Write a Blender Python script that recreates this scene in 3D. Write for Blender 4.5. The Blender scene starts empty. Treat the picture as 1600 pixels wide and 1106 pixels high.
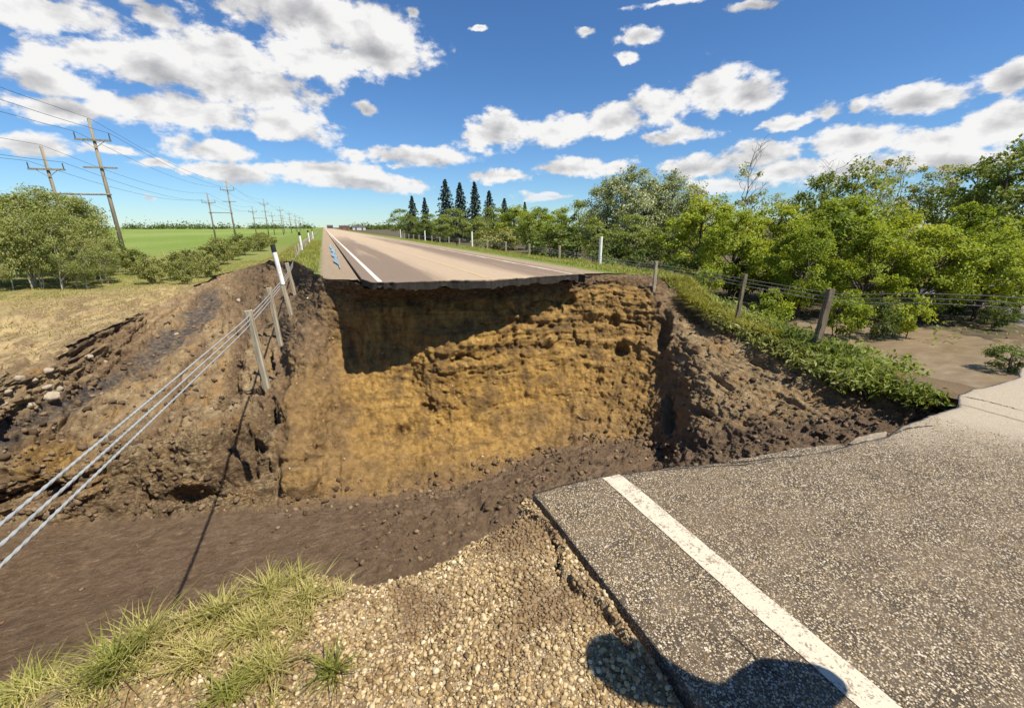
import bpy, bmesh, math, random
import numpy as np
from mathutils import Vector, Matrix

random.seed(7)
RNG = np.random.default_rng(11)
SC = bpy.context.scene
COL = SC.collection

# ------------------------------------------------------------------ camera
CAM_Z = 1.55
F_PX, CX, CY = 666.0, 800.0, 553.0
PITCH = math.atan(198.0 / F_PX)
YAW = math.radians(23.0)
cam_d = bpy.data.cameras.new('camera')
cam_d.sensor_width = 36.0
cam_d.lens = F_PX / 1600.0 * 36.0
cam_d.clip_start = 0.05
cam_d.clip_end = 9000
cam = bpy.data.objects.new('camera', cam_d)
COL.objects.link(cam)
cam.location = (0, 0, CAM_Z)
cam.rotation_euler = (math.pi / 2 - PITCH, 0, -YAW)
SC.camera = cam

# ------------------------------------------------------------------ sun and exposure
LIGHT = Vector((-0.33, 0.52, -1.0)).normalized()
sun_d = bpy.data.lights.new('sun', 'SUN')
sun_d.energy = 5.0
sun_d.angle = math.radians(0.53)
sun_d.color = (1.0, 0.92, 0.78)
sun = bpy.data.objects.new('sun', sun_d)
COL.objects.link(sun)
sun.rotation_euler = LIGHT.to_track_quat('-Z', 'Y').to_euler()
SUN_EL = math.asin(-LIGHT.z)
SUN_AZ = math.atan2(-LIGHT.x, -LIGHT.y)
SC.view_settings.view_transform = 'Standard'
SC.view_settings.look = 'None'
SC.view_settings.gamma = 1.0
SC.view_settings.use_curve_mapping = False
SC.view_settings.exposure = 0.62
SC.render.film_transparent = False
SC.cycles.max_bounces = 6
SC.cycles.diffuse_bounces = 3
SC.cycles.glossy_bounces = 2
SC.cycles.transmission_bounces = 3
SC.cycles.transparent_max_bounces = 6
SC.cycles.use_denoising = True

CP, SP = math.cos(PITCH), math.sin(PITCH)
CYW, SYW = math.cos(YAW), math.sin(YAW)

def ray(px, py):
    """world direction through a point of the photograph (unit depth 1/F_PX)"""
    px = np.asarray(px, float); py = np.asarray(py, float)
    r = px - CX; u0 = CY - py
    up = u0 * CP - F_PX * SP
    fw = F_PX * CP + u0 * SP
    return np.stack([r * CYW + fw * SYW, -r * SYW + fw * CYW, up], -1)

def t_of(px, py, **k):
    d = ray(px, py)
    if 'z' in k: return (k['z'] - CAM_Z) / d[2]
    if 'Y' in k: return k['Y'] / d[1]
    if 'X' in k: return k['X'] / d[0]
    if 'S' in k:      # the right bank: a slope falling away from the ridge
        return (CAM_Z + 3.302 + 13 * k['S']) / (-d[2] + .146 * d[1] + k['S'] * d[0])
    return k['t']

def at(px, py, **k):
    d = ray(px, py)
    t = t_of(px, py, **k)
    return Vector((d[0] * t, d[1] * t, CAM_Z + d[2] * t))

# ------------------------------------------------------------------ node helper
def N(nt, typ, ins=None, **props):
    n = nt.nodes.new(typ)
    for k, v in props.items():
        setattr(n, k, v)
    for k, v in (ins or {}).items():
        s = n.inputs[k]
        if isinstance(v, bpy.types.NodeSocket):
            nt.links.new(v, s)
        elif isinstance(v, bpy.types.Node):
            nt.links.new(v.outputs[0], s)
        else:
            if s.type == 'RGBA' and len(v) == 3:
                v = (*v, 1)
            s.default_value = v
    return n

def M(nt, op, a, b=0.0, c=0.0, clamp=False):
    n = N(nt, 'ShaderNodeMath', {0: a, 1: b, 2: c}, operation=op, use_clamp=clamp)
    return n.outputs[0]

def MIX(nt, f, a, b, mode='MIX'):
    n = N(nt, 'ShaderNodeMix', data_type='RGBA', blend_type=mode)
    for idx, v in ((0, f), (6, a), (7, b)):
        s = n.inputs[idx]
        if isinstance(v, bpy.types.NodeSocket): nt.links.new(v, s)
        else: s.default_value = v if not hasattr(v, '__len__') else ((*v, 1) if len(v) == 3 else v)
    return n.outputs[2]

def RAMP(nt, f, stops, interp='LINEAR'):
    n = N(nt, 'ShaderNodeValToRGB', {0: f})
    e = n.color_ramp; e.interpolation = interp
    while len(e.elements) < len(stops): e.elements.new(0.5)
    for el, (p, c) in zip(e.elements, stops):
        el.position = p
        el.color = (c, c, c, 1) if not hasattr(c, '__len__') else (*c[:3], 1)
    return n.outputs[0]

def SS(nt, x, a, b, lo=0.0, hi=1.0):
    n = N(nt, 'ShaderNodeMapRange', {0: x, 1: a, 2: b, 3: lo, 4: hi}, interpolation_type='SMOOTHSTEP')
    return n.outputs[0]

def NOISE(nt, vec, scale, detail=4.0, rough=0.55, dist=0.0):
    return N(nt, 'ShaderNodeTexNoise', {'Vector': vec, 'Scale': scale, 'Detail': detail, 'Roughness': rough, 'Distortion': dist}).outputs[0]

def POS(nt, scale=(1, 1, 1), rot=(0, 0, 0)):
    g = N(nt, 'ShaderNodeNewGeometry').outputs['Position']
    return N(nt, 'ShaderNodeMapping', {'Vector': g, 'Scale': scale, 'Rotation': rot}).outputs[0]

def new_mat(name):
    m = bpy.data.materials.new(name)
    m.use_nodes = True
    nt = m.node_tree
    nt.nodes.clear()
    out = N(nt, 'ShaderNodeOutputMaterial')
    return m, nt, out

def finish(nt, out, color, rough=0.9, bump=None, spec=0.3, bstr=0.6, bdist=0.02, **extra):
    ins = {'Base Color': color, 'Roughness': rough, 'Specular IOR Level': spec}
    ins.update(extra)
    b = N(nt, 'ShaderNodeBsdfPrincipled', ins)
    if bump is not None:
        bp = N(nt, 'ShaderNodeBump', {'Height': bump, 'Strength': bstr, 'Distance': bdist})
        nt.links.new(bp.outputs[0], b.inputs['Normal'])
    nt.links.new(b.outputs[0], out.inputs['Surface'])
    return b

# ------------------------------------------------------------------ sky with clouds
world = bpy.data.worlds.new('World')
SC.world = world
world.use_nodes = True
wt = world.node_tree
wt.nodes.clear()
wout = N(wt, 'ShaderNodeOutputWorld')
sky = N(wt, 'ShaderNodeTexSky', sky_type='NISHITA', sun_disc=False, sun_elevation=SUN_EL,
        sun_rotation=SUN_AZ, air_density=1.0, dust_density=0.05, ozone_density=3.2, altitude=300)
skyc = N(wt, 'ShaderNodeHueSaturation', {'Saturation': 1.08, 'Value': 1.0, 'Hue': 0.5, 'Color': sky.outputs[0]}).outputs[0]
skyc = MIX(wt, 1.0, skyc, (.70, .93, 1.16), 'MULTIPLY')
tc = N(wt, 'ShaderNodeTexCoord').outputs['Generated']
sep = N(wt, 'ShaderNodeSeparateXYZ', {0: tc})
az = M(wt, 'ARCTAN2', sep.outputs[0], sep.outputs[1])
el = M(wt, 'ARCSINE', sep.outputs[2])
# warp the coordinates so that cloud outlines are ragged
big = N(wt, 'ShaderNodeMapping', {'Vector': tc, 'Scale': (1, 1, 1.7)}).outputs[0]
nz1 = N(wt, 'ShaderNodeTexNoise', {'Vector': big, 'Scale': 9.0, 'Detail': 8.0, 'Roughness': 0.58, 'Distortion': 0.15})
nz2 = N(wt, 'ShaderNodeTexNoise', {'Vector': big, 'Scale': 26.0, 'Detail': 5.0, 'Roughness': 0.6})
q = N(wt, 'ShaderNodeCombineXYZ', {0: az, 1: el, 2: 0.0}).outputs[0]
wq = N(wt, 'ShaderNodeVectorMath', {0: nz1.outputs[1], 1: (0.07, 0.04, 0.0), 2: q}, operation='MULTIPLY_ADD').outputs[0]
WOFF = (0.035, 0.02)

def azel(px, py):
    d = ray(px, py)
    return math.atan2(d[0], d[1]), math.atan2(d[2], math.hypot(d[0], d[1]))

CLOUDS = [  # (x, y, half width, half height) in the photograph
    (90, 20, 125, 34), (235, 22, 55, 20), (130, 80, 105, 30), (240, 105, 125, 42), (360, 85, 105, 36), (390, 140, 130, 40),
    (300, 180, 135, 30), (440, 195, 80, 26), (490, 30, 160, 50), (590, 80, 85, 34), (560, 40, 95, 36), (470, 85, 90, 38),
    (80, 126, 75, 24), (95, 170, 85, 20), (220, 170, 70, 26), (40, 228, 75, 15), (320, 238, 78, 18), (350, 270, 80, 13), (180, 238, 50, 9), (240, 258, 40, 8),
    (572, 172, 24, 11), (640, 245, 85, 14), (500, 264, 85, 13), (570, 284, 115, 14), (225, 310, 16, 5),
    (780, 208, 75, 26), (870, 202, 75, 24), (960, 190, 62, 26), (1030, 168, 62, 28), (1105, 138, 58, 38), (1160, 150, 52, 26), (1040, 214, 70, 13),
    (785, 274, 48, 12), (915, 260, 95, 14), (850, 306, 50, 7), (1000, 58, 34, 16), (980, 92, 16, 11), (915, 52, 16, 7), (1172, 10, 44, 10), (1050, 2, 60, 6),
    (1435, 158, 92, 25), (1585, 125, 55, 24), (1285, 178, 36, 16), (1330, 172, 30, 12), (1240, 190, 35, 10), (1335, 218, 90, 22), (1470, 218, 95, 24), (1560, 192, 80, 30), (1195, 240, 75, 20),
    (1090, 262, 80, 18), (1220, 268, 90, 20), (1330, 262, 100, 22), (1140, 290, 90, 14), (1480, 255, 120, 22), (640, 14, 12, 9), (750, 45, 10, 5),
]
blobs = []
for (x, y, hw, hh) in CLOUDS:
    a0, e0 = azel(x, y)
    a1, _ = azel(x + hw, y); a2, _ = azel(x - hw, y)
    _, e1 = azel(x, y - hh); _, e2 = azel(x, y + hh)
    blobs.append((a0, e0, abs(a1 - a2) / 2 * 1.04, abs(e1 - e2) / 2 * 1.14))
rr = random.Random(5)
for i in range(13):   # the rest of the sky goes on with the same kind of cumulus
    a0 = YAW + rr.uniform(1.05, 2 * math.pi - 1.05)
    a0 = (a0 + math.pi) % (2 * math.pi) - math.pi
    e0 = rr.choice([0.08, 0.15, 0.28, 0.45, 0.7]) * rr.uniform(.85, 1.2)
    blobs.append((a0, e0, rr.uniform(.12, .3) * (0.6 + e0), rr.uniform(.03, .05) + .11 * e0))
field = None
for (a0, e0, ra, re) in blobs:
    v = N(wt, 'ShaderNodeVectorMath', {0: wq, 1: (1 / ra, 1 / re, 0), 2: (-(a0 + WOFF[0]) / ra, -(e0 + WOFF[1]) / re, 0)}, operation='MULTIPLY_ADD').outputs[0]
    ln = N(wt, 'ShaderNodeVectorMath', {0: v}, operation='LENGTH').outputs['Value']
    field = ln if field is None else M(wt, 'SMOOTH_MIN', field, ln, 0.25)
thick = M(wt, 'SUBTRACT', 1.0, field)                       # 1 in a cloud's heart, 0 at its rim
n1 = M(wt, 'SUBTRACT', nz1.outputs[0], 0.5)
n2 = M(wt, 'SUBTRACT', nz2.outputs[0], 0.5)
dens = M(wt, 'MULTIPLY_ADD', n1, 2.3, thick)
dens = M(wt, 'MULTIPLY_ADD', n2, 1.5, dens)
alpha = SS(wt, dens, -0.10, 0.36)
nup = N(wt, 'ShaderNodeMapping', {'Vector': big, 'Location': (0.012, -0.012, 0.05)}).outputs[0]
nz3 = N(wt, 'ShaderNodeTexNoise', {'Vector': nup, 'Scale': 9.0, 'Detail': 6.0, 'Roughness': 0.56, 'Distortion': 0.15})
relief_ = M(wt, 'SUBTRACT', nz1.outputs[0], nz3.outputs[0])
shade = M(wt, 'MULTIPLY_ADD', relief_, 2.3, M(wt, 'MULTIPLY_ADD', n2, 0.55, 0.93))
core = SS(wt, dens, 0.40, 1.25)
shade = M(wt, 'SUBTRACT', shade, M(wt, 'MULTIPLY', core, 0.36), clamp=True)
ccol = RAMP(wt, shade, [(0.0, (2.6, 2.65, 2.9)), (0.35, (3.9, 3.95, 4.15)), (0.68, (5.9, 5.9, 6.0)), (1.0, (8.4, 8.35, 8.3))])
hz = SS(wt, el, -0.01, 0.10)
alpha = M(wt, 'MULTIPLY', alpha, M(wt, 'MULTIPLY_ADD', hz, 0.9, 0.1))
allc = MIX(wt, alpha, skyc, ccol)
bg = N(wt, 'ShaderNodeBackground', {'Color': allc, 'Strength': 0.072})
wt.links.new(bg.outputs[0], wout.inputs[0])
world.cycles.sampling_method = 'MANUAL'
world.cycles.sample_map_resolution = 512

# ------------------------------------------------------------------ numpy noise
def _h(ix, iy, iz, seed):
    h = (ix * 374761393 + iy * 668265263 + iz * 2147483647 + seed * 974634777) & 0xFFFFFFFF
    h = ((h ^ (h >> 13)) * 1274126177) & 0xFFFFFFFF
    h = ((h ^ (h >> 15)) * 2246822519) & 0xFFFFFFFF
    return ((h ^ (h >> 16)) & 0xFFFFFF) / float(0xFFFFFF)

def vnoise(P, seed=0):
    P = np.asarray(P, float)
    I = np.floor(P).astype(np.int64); Fr = P - I
    w = Fr * Fr * Fr * (Fr * (Fr * 6 - 15) + 10)
    out = 0
    for dx in (0, 1):
        for dy in (0, 1):
            for dz in (0, 1):
                c = _h(I[..., 0] + dx, I[..., 1] + dy, I[..., 2] + dz, seed)
                k = (w[..., 0] if dx else 1 - w[..., 0]) * (w[..., 1] if dy else 1 - w[..., 1]) * (w[..., 2] if dz else 1 - w[..., 2])
                out = out + c * k
    return out * 2 - 1

_ROT = np.array([[0.36, 0.48, -0.8], [-0.8, 0.6, 0.0], [0.48, 0.64, 0.6]])
def fbm(P, octv=4, gain=0.5, seed=0, ridged=False):
    P = np.asarray(P, float); a = 1.0; s = 0; tot = 0
    for o in range(octv):
        n = vnoise(P, seed + o * 17)
        if ridged: n = 1 - 2 * np.abs(n)
        s = s + a * n; tot += a; a *= gain
        P = P @ _ROT.T * 2.03 + 3.7
    return s / tot

def smooth(x, a, b):
    t = np.clip((np.asarray(x, float) - a) / (b - a), 0, 1)
    return t * t * (3 - 2 * t)

def pchip(x, y, xi):
    x = np.asarray(x, float); y = np.asarray(y, float)
    h = np.diff(x); d = np.diff(y, axis=0) / h.reshape(-1, *([1] * (y.ndim - 1)))
    m = np.zeros_like(y)
    a, b = d[:-1], d[1:]
    ok = a * b > 0
    m[1:-1] = np.where(ok, 2 * a * b / np.where(ok, a + b, 1), 0)
    m[0] = d[0]; m[-1] = d[-1]
    k = np.clip(np.searchsorted(x, xi, side='right') - 1, 0, len(x) - 2)
    s = ((xi - x[k]) / h[k]).reshape(-1, *([1] * (y.ndim - 1)))
    hh = h[k].reshape(s.shape)
    return ((2 * s**3 - 3 * s**2 + 1) * y[k] + (s**3 - 2 * s**2 + s) * hh * m[k] + (-2 * s**3 + 3 * s**2) * y[k + 1] + (s**3 - s**2) * hh * m[k + 1])

# ------------------------------------------------------------------ mesh helpers
def mesh_np(name, V, F, smooth_=True):
    V = np.ascontiguousarray(V, np.float32).reshape(-1, 3); F = np.ascontiguousarray(F, np.int32)
    k = F.shape[1]
    me = bpy.data.meshes.new(name)
    me.vertices.add(len(V)); me.vertices.foreach_set('co', V.ravel())
    me.loops.add(F.size); me.loops.foreach_set('vertex_index', F.ravel())
    me.polygons.add(len(F))
    me.polygons.foreach_set('loop_start', np.arange(0, F.size, k, dtype=np.int32))
    me.polygons.foreach_set('loop_total', np.full(len(F), k, np.int32))
    me.polygons.foreach_set('use_smooth', np.full(len(F), smooth_, bool))
    me.update(calc_edges=True)
    return me

def link(name, me, mat=None, parent=None, kind=None, label=None, cat=None, group=None):
    o = bpy.data.objects.new(name, me)
    COL.objects.link(o)
    if mat is not None and me is not None and not len(me.materials):
        me.materials.append(mat)
    if parent is not None: o.parent = parent
    tag(o, kind, label, cat, group)
    return o

def tag(o, kind=None, label=None, cat=None, group=None):
    if kind: o['kind'] = kind
    if label: o['label'] = label
    if cat: o['category'] = cat
    if group: o['group'] = group
    return o

def empty(name, loc, label=None, cat=None, group=None, rz=0.0):
    o = link(name, None, label=label, cat=cat, group=group)
    o.empty_display_size = 0.2
    o.location = loc; o.rotation_euler = (0, 0, rz)
    return o

def grid_faces(nu, nv, keep=None):
    i = np.arange(nu * nv).reshape(nu, nv)
    F = np.stack([i[:-1, :-1], i[1:, :-1], i[1:, 1:], i[:-1, 1:]], -1).reshape(-1, 4)
    return F if keep is None else F[keep.ravel()]

def add_attr(me, name, arr):
    a = me.attributes.new(name, 'FLOAT', 'POINT')
    a.data.foreach_set('value', np.ascontiguousarray(arr, np.float32).ravel())

class MB:
    """collects simple solids into one mesh"""
    def __init__(self): self.v = []; self.f = []
    def _add(self, vs, fs):
        o = len(self.v); self.v += [tuple(v) for v in vs]; self.f += [tuple(i + o for i in f) for f in fs]
    def box(self, c, s, rot=None):
        vs = [Vector((x * s[0] / 2, y * s[1] / 2, z * s[2] / 2)) for z in (-1, 1) for y in (-1, 1) for x in (-1, 1)]
        if rot is not None: vs = [rot @ v for v in vs]
        vs = [v + Vector(c) for v in vs]
        self._add(vs, [(0, 2, 3, 1), (4, 5, 7, 6), (0, 1, 5, 4), (2, 6, 7, 3), (0, 4, 6, 2), (1, 3, 7, 5)])
        return self
    def tube(self, pts, rad, sides=8, cap=True):
        pts = [Vector(p) for p in pts]; n = len(pts)
        rad = rad if hasattr(rad, '__len__') else [rad] * n
        d0 = (pts[1] - pts[0]).normalized()
        a = d0.orthogonal().normalized(); rings = []
        vs = []
        for i, p in enumerate(pts):
            d = (pts[min(i + 1, n - 1)] - pts[max(i - 1, 0)]).normalized()
            a = (a - d * a.dot(d)).normalized(); b = d.cross(a)
            for k in range(sides):
                th = 2 * math.pi * k / sides
                vs.append(p + (a * math.cos(th) + b * math.sin(th)) * rad[i])
        fs = []
        for i in range(n - 1):
            for k in range(sides):
                k2 = (k + 1) % sides
                fs.append((i * sides + k, i * sides + k2, (i + 1) * sides + k2, (i + 1) * sides + k))
        if cap:
            fs.append(tuple(range(sides - 1, -1, -1))); fs.append(tuple((n - 1) * sides + k for k in range(sides)))
        self._add(vs, fs)
        return self
    def mesh(self, name, smooth_=False):
        me = bpy.data.meshes.new(name)
        me.from_pydata(self.v, [], self.f)
        me.polygons.foreach_set('use_smooth', [smooth_] * len(me.polygons))
        me.update()
        return me
    def build(self, name, mat, parent=None, smooth_=False, **k):
        return link(name, self.mesh(name, smooth_), mat, parent, **k)
# ------------------------------------------------------------------ heights of the land
def G(X, Y, noise=True):
    X = np.asarray(X, float); Y = np.asarray(Y, float)
    X, Y = np.broadcast_arrays(X, Y)
    base = np.interp(X, [-4000, -20, -9.5, -7.2, -5, -3.6, -1.7, 1.0, 1.08, 8.95, 9.3, 12, 13.5, 16, 20, 24, 4000],
                     [-2.5, -2.5, -2.45, -2.3, -1.5, -0.62, -0.40, -0.25, -0.55, -0.55, -0.25, -0.32, -0.4, -1.3, -2.4, -2.8, -2.8])
    zr = np.interp(Y, [2, 5, 5.6, 7.1, 9.4, 11.9, 13.1, 14.1, 15.2, 40], [-2.6, -2.5, -2.35, -2.3, -1.93, -1.62, -1.19, -0.66, -0.36, -0.36])
    far = np.interp(X, [12.5, 14.2, 16.2, 17.5, 23, 26, 4000], [0, 0, 0.75, 1, 1, 0.86, 0.86])
    gap = zr + (-3.08 - zr) * far
    w = (1 - smooth(Y, 13.2, 16.5)) * smooth(X, 10.5, 12.3)
    z = base * (1 - w) + gap * w
    pit = np.hypot((X + 14.2) / 3.0, (Y - 26.0) / 1.5)
    z = z - .8 * (1 - smooth(pit, .45, 1.0))
    if noise:
        amp = smooth(np.abs(X - 5), 5.5, 9) * 0.9 + 0.06
        P = np.stack([X * 0.35, Y * 0.35, X * 0], -1)
        near = 1 - smooth(np.hypot(X, Y), 60, 160)
        tw = smooth(X, -19, -12) * (1 - smooth(X, -7, -5)) * (1 - smooth(Y, 30, 42))
        Pt = np.stack([X * .55, Y * .22, X * 0], -1)
        z = z - tw * (.20 * smooth(fbm(Pt, 4, .55, 13), .0, .12) + .16 * smooth(fbm(Pt * 1.7 + 4, 4, .55, 14), .05, .14))
        z = z + amp * near * (0.11 * fbm(P, 4, 0.5, 3) + 0.03 * vnoise(P * 7, 9))
    return z

def tG(px, py):
    d = ray(px, py)
    lo, hi = 0.001, None
    ts = np.geomspace(0.004, 0.6, 1500)
    p = ts[:, None] * d[None]
    below = (CAM_Z + p[:, 2]) < G(p[:, 0], p[:, 1])
    k = int(np.argmax(below))
    return ts[k]

# ------------------------------------------------------------------ the washed-out gap: control net (x, y, distance) of the photograph's surfaces
def _c(*rows): return rows
NET = [
 _c((-170, 700, 'G', 0), (-170, 718, 'z', -2.75), (-170, 760, 'z', -3.2), (-170, 830, 'z', -3.9), (-170, 905, 'z', -4.9), (-170, 1000, 'z', -6.0), (-170, 1130, 'z', -6.1), (-170, 1400, 'z', -6.1)),
 _c((0, 592, 'G', 0), (0, 612, 'z', -2.78), (0, 660, 'z', -3.5), (0, 745, 'z', -4.5), (0, 815, 'z', -5.6), (0, 900, 'z', -6.1), (0, 1050, 'z', -6.1), (0, 1300, 'z', -6.1)),
 _c((100, 548, 'G', 0), (98, 568, 'z', -2.72), (100, 640, 'z', -3.8), (100, 735, 'z', -4.6), (100, 812, 'z', -5.8), (100, 890, 'z', -6.1), (100, 1040, 'z', -6.1), (100, 1280, 'z', -6.1)),
 _c((200, 500, 'G', 0), (196, 520, 'z', -2.8), (200, 590, 'z', -3.9), (210, 695, 'z', -4.6), (200, 802, 'z', -5.9), (200, 862, 'z', -6.1), (200, 985, 'z', -6.1), (200, 1240, 'z', -6.1)),
 _c((290, 456, 'G', 0), (286, 474, 'z', -2.65), (298, 560, 'z', -3.8), (300, 682, 'z', -4.5), (300, 796, 'z', -5.9), (300, 850, 'z', -6.1), (300, 945, 'z', -6.1), (300, 1220, 'z', -6.1)),
 _c((368, 424, 'G', 0), (366, 440, 'z', -2.1), (374, 530, 'z', -3.5), (380, 645, 'z', -4.4), (390, 790, 'z', -5.9), (390, 838, 'z', -6.1), (390, 915, 'z', -6.1), (390, 1200, 'z', -6.1)),
 _c((425, 408, 'G', 0), (427, 424, 'z', -1.15), (430, 510, 'z', -2.9), (432, 620, 'Y', 15.6), (432, 782, 'Y', 12.3), (432, 822, 'z', -6.1), (432, 905, 'z', -6.1), (432, 1180, 'z', -6.1)),
 _c((455, 408, 'G', 0), (457, 428, 'z', -1.2), (455, 515, 'Y', 18.4), (455, 615, 'Y', 15.0), (455, 784, 'Y', 12.15), (455, 818, 'z', -6.1), (455, 900, 'z', -6.1), (455, 1180, 'z', -6.1)),
 _c((482, 419, 'G', 0), (484, 446, 'Y', 21.0), (480, 520, 'Y', 16.9), (480, 620, 'Y', 14.8), (480, 784, 'Y', 12.15), (480, 815, 'z', -6.1), (480, 894, 'z', -6.1), (480, 1180, 'z', -6.1)),
 _c((512, 436, 'G', 0), (511, 452, 'Y', 17.7), (505, 520, 'Y', 17.1), (506, 620, 'Y', 15.2), (508, 780, 'Y', 12.25), (508, 810, 'z', -6.1), (508, 896, 'z', -6.1), (508, 1180, 'z', -6.1)),
 _c((545, 440, 'Y', 16.6), (544, 460, 'Y', 17.2), (536, 530, 'Y', 17.2), (535, 630, 'Y', 15.5), (540, 778, 'Y', 12.3), (540, 806, 'z', -6.1), (540, 898, 'z', -6.1), (540, 1180, 'z', -6.1)),
 _c((590, 448, 'Y', 15.8), (588, 474, 'Y', 16.9), (582, 548, 'Y', 16.9), (580, 640, 'Y', 15.3), (585, 776, 'Y', 12.35), (585, 806, 'z', -6.1), (585, 900, 'z', -6.1), (585, 1180, 'z', -6.1)),
 _c((640, 449, 'Y', 15.7), (640, 474, 'Y', 16.5), (640, 547, 'Y', 16.1), (640, 640, 'Y', 14.9), (640, 768, 'Y', 12.3), (640, 800, 'z', -6.05), (640, 886, 'z', -6.1), (640, 1180, 'z', -6.1)),
 _c((700, 449, 'Y', 15.4), (700, 474, 'Y', 15.7), (700, 545, 'Y', 15.0), (700, 640, 'Y', 14.4), (700, 758, 'Y', 12.2), (700, 792, 'z', -6.05), (700, 865, 'z', -6.1), (700, 1180, 'z', -6.1)),
 _c((820, 439, 'Y', 15.1), (820, 460, 'Y', 15.35), (820, 530, 'Y', 14.85), (820, 622, 'Y', 14.3), (820, 717, 'Y', 12.1), (820, 748, 'z', -5.9), (820, 795, 'z', -5.9), (820, 1150, 'z', -6.0)),
 _c((905, 431, 'Y', 14.95), (905, 450, 'Y', 15.05), (905, 520, 'Y', 14.7), (903, 608, 'Y', 13.9), (900, 689, 'Y', 12.0), (892, 722, 'z', -5.75), (885, 770, 'z', -5.8), (880, 1150, 'z', -6.0)),
 _c((960, 429, 'Y', 15.0), (960, 446, 'Y', 14.8), (965, 512, 'Y', 14.1), (970, 602, 'Y', 12.8), (975, 686, 'Y', 11.1), (975, 712, 'z', -5.6), (980, 752, 'z', -5.6), (990, 1130, 'z', -6.0)),
 _c((1012, 430, 'X', 12.5), (1014, 452, 'Y', 14.0), (1018, 515, 'Y', 13.1), (1022, 602, 'Y', 11.6), (1026, 690, 'Y', 10.0), (1032, 708, 'z', -5.6), (1036, 742, 'z', -5.3), (1040, 1130, 'z', -6.0)),
 _c((1046, 445, 'X', 13.0), (1048, 464, 'Y', 13.4), (1052, 522, 'Y', 12.1), (1055, 604, 'Y', 10.6), (1060, 684, 'Y', 9.2), (1064, 702, 'z', -4.8), (1068, 733, 'z', -4.8), (1080, 1120, 'z', -6.0)),
 _c((1082, 474, 'X', 13.0), (1084, 490, 'z', -1.8), (1088, 540, 'S', 0.53), (1094, 604, 'S', 0.53), (1100, 676, 'S', 0.55), (1102, 700, 'S', 0.55), (1106, 732, 'S', 0.55), (1112, 1115, 'z', -6.0)),
 _c((1120, 498, 'X', 13.0), (1122, 514, 'z', -2.0), (1127, 556, 'S', 0.48), (1132, 612, 'S', 0.48), (1136, 668, 'S', 0.50), (1138, 694, 'S', 0.51), (1140, 726, 'S', 0.51), (1146, 1110, 'z', -6.0)),
 _c((1190, 524, 'X', 13.0), (1190, 540, 'S', 0.48), (1198, 580, 'S', 0.45), (1203, 622, 'S', 0.45), (1206, 660, 'S', 0.46), (1207, 686, 'S', 0.47), (1210, 716, 'S', 0.49), (1220, 1090, 'z', -6.0)),
 _c((1300, 573, 'X', 13.0), (1300, 585, 'S', 0.43), (1300, 605, 'S', 0.43), (1300, 626, 'S', 0.43), (1300, 650, 'S', 0.43), (1300, 672, 'S', 0.45), (1302, 702, 'S', 0.49), (1310, 1070, 'z', -6.0)),
 _c((1400, 603, 'X', 12.9), (1400, 612, 'S', 0.43), (1400, 622, 'S', 0.43), (1400, 634, 'S', 0.43), (1400, 648, 'S', 0.43), (1400, 662, 'S', 0.48), (1402, 690, 'S', 0.53), (1410, 1050, 'z', -6.0)),
 _c((1490, 622, 'X', 12.8), (1490, 628, 'z', -2.4), (1490, 634, 'z', -2.55), (1490, 641, 'z', -2.7), (1490, 650, 'z', -2.85), (1490, 662, 'z', -3.05), (1492, 690, 'z', -3.5), (1500, 1030, 'z', -6.0)),
 _c((1600, 640, 'X', 12.8), (1600, 645, 'z', -2.25), (1600, 650, 'z', -2.4), (1600, 656, 'z', -2.55), (1600, 664, 'z', -2.75), (1600, 676, 'z', -3.0), (1602, 710, 'z', -3.5), (1610, 1030, 'z', -6.0)),
]
ncol, nrow = len(NET), len(NET[0])
A = np.zeros((ncol, nrow, 3))
for i, col in enumerate(NET):
    for j, (x, y, k, v) in enumerate(col):
        t = tG(x, y) if k == 'G' else t_of(x, y, **{k: v})
        A[i, j] = (x, y, math.log(t))
for i in range(6):
    for j in range(1, 5):
        A[i, j, 2] = min(A[i, j, 2], A[i, j - 1, 2] - (.006 if j == 1 else .02))
cu = []
for i in range(ncol - 1):
    n = max(2, int((A[i + 1, 4, 0] - A[i, 4, 0]) / 1.7))
    cu += list(i + np.arange(n) / n)
cu = np.array(cu + [ncol - 1.0])
rowN = [16, 50, 62, 84, 24, 66, 26]
cv = []
for j in range(nrow - 1):
    cv += list(j + np.arange(rowN[j]) / rowN[j])
cv = np.array(cv + [nrow - 1.0])
B = pchip(np.arange(ncol, dtype=float), A, cu)
B = pchip(np.arange(nrow, dtype=float), B.transpose(1, 0, 2), cv).transpose(1, 0, 2)
nu, nv = B.shape[:2]
PX, PY = B[..., 0], B[..., 1]
D = ray(PX, PY)
RP = D * np.exp(B[..., 2])[..., None]
RP[..., 2] += CAM_Z
VV = np.broadcast_to(cv[None], (nu, nv))
RIM = RP[:, 0, :2].copy()

def grid_normals(P):
    du = np.gradient(P, axis=0); dv = np.gradient(P, axis=1)
    n = np.cross(du, dv)
    n /= np.linalg.norm(n, axis=-1, keepdims=True) + 1e-9
    s = np.sign(np.sum(n * (np.array([0, 0, CAM_Z]) - P), -1, keepdims=True))
    return n * np.where(s == 0, 1, s)
RN = grid_normals(RP)
# smooth the normals a little so that displaced walls do not fold
for _ in range(6):
    RN[1:-1, 1:-1] = (RN[1:-1, 1:-1] * 2 + RN[:-2, 1:-1] + RN[2:, 1:-1] + RN[1:-1, :-2] + RN[1:-1, 2:]) / 6
RN /= np.linalg.norm(RN, axis=-1, keepdims=True)

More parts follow.
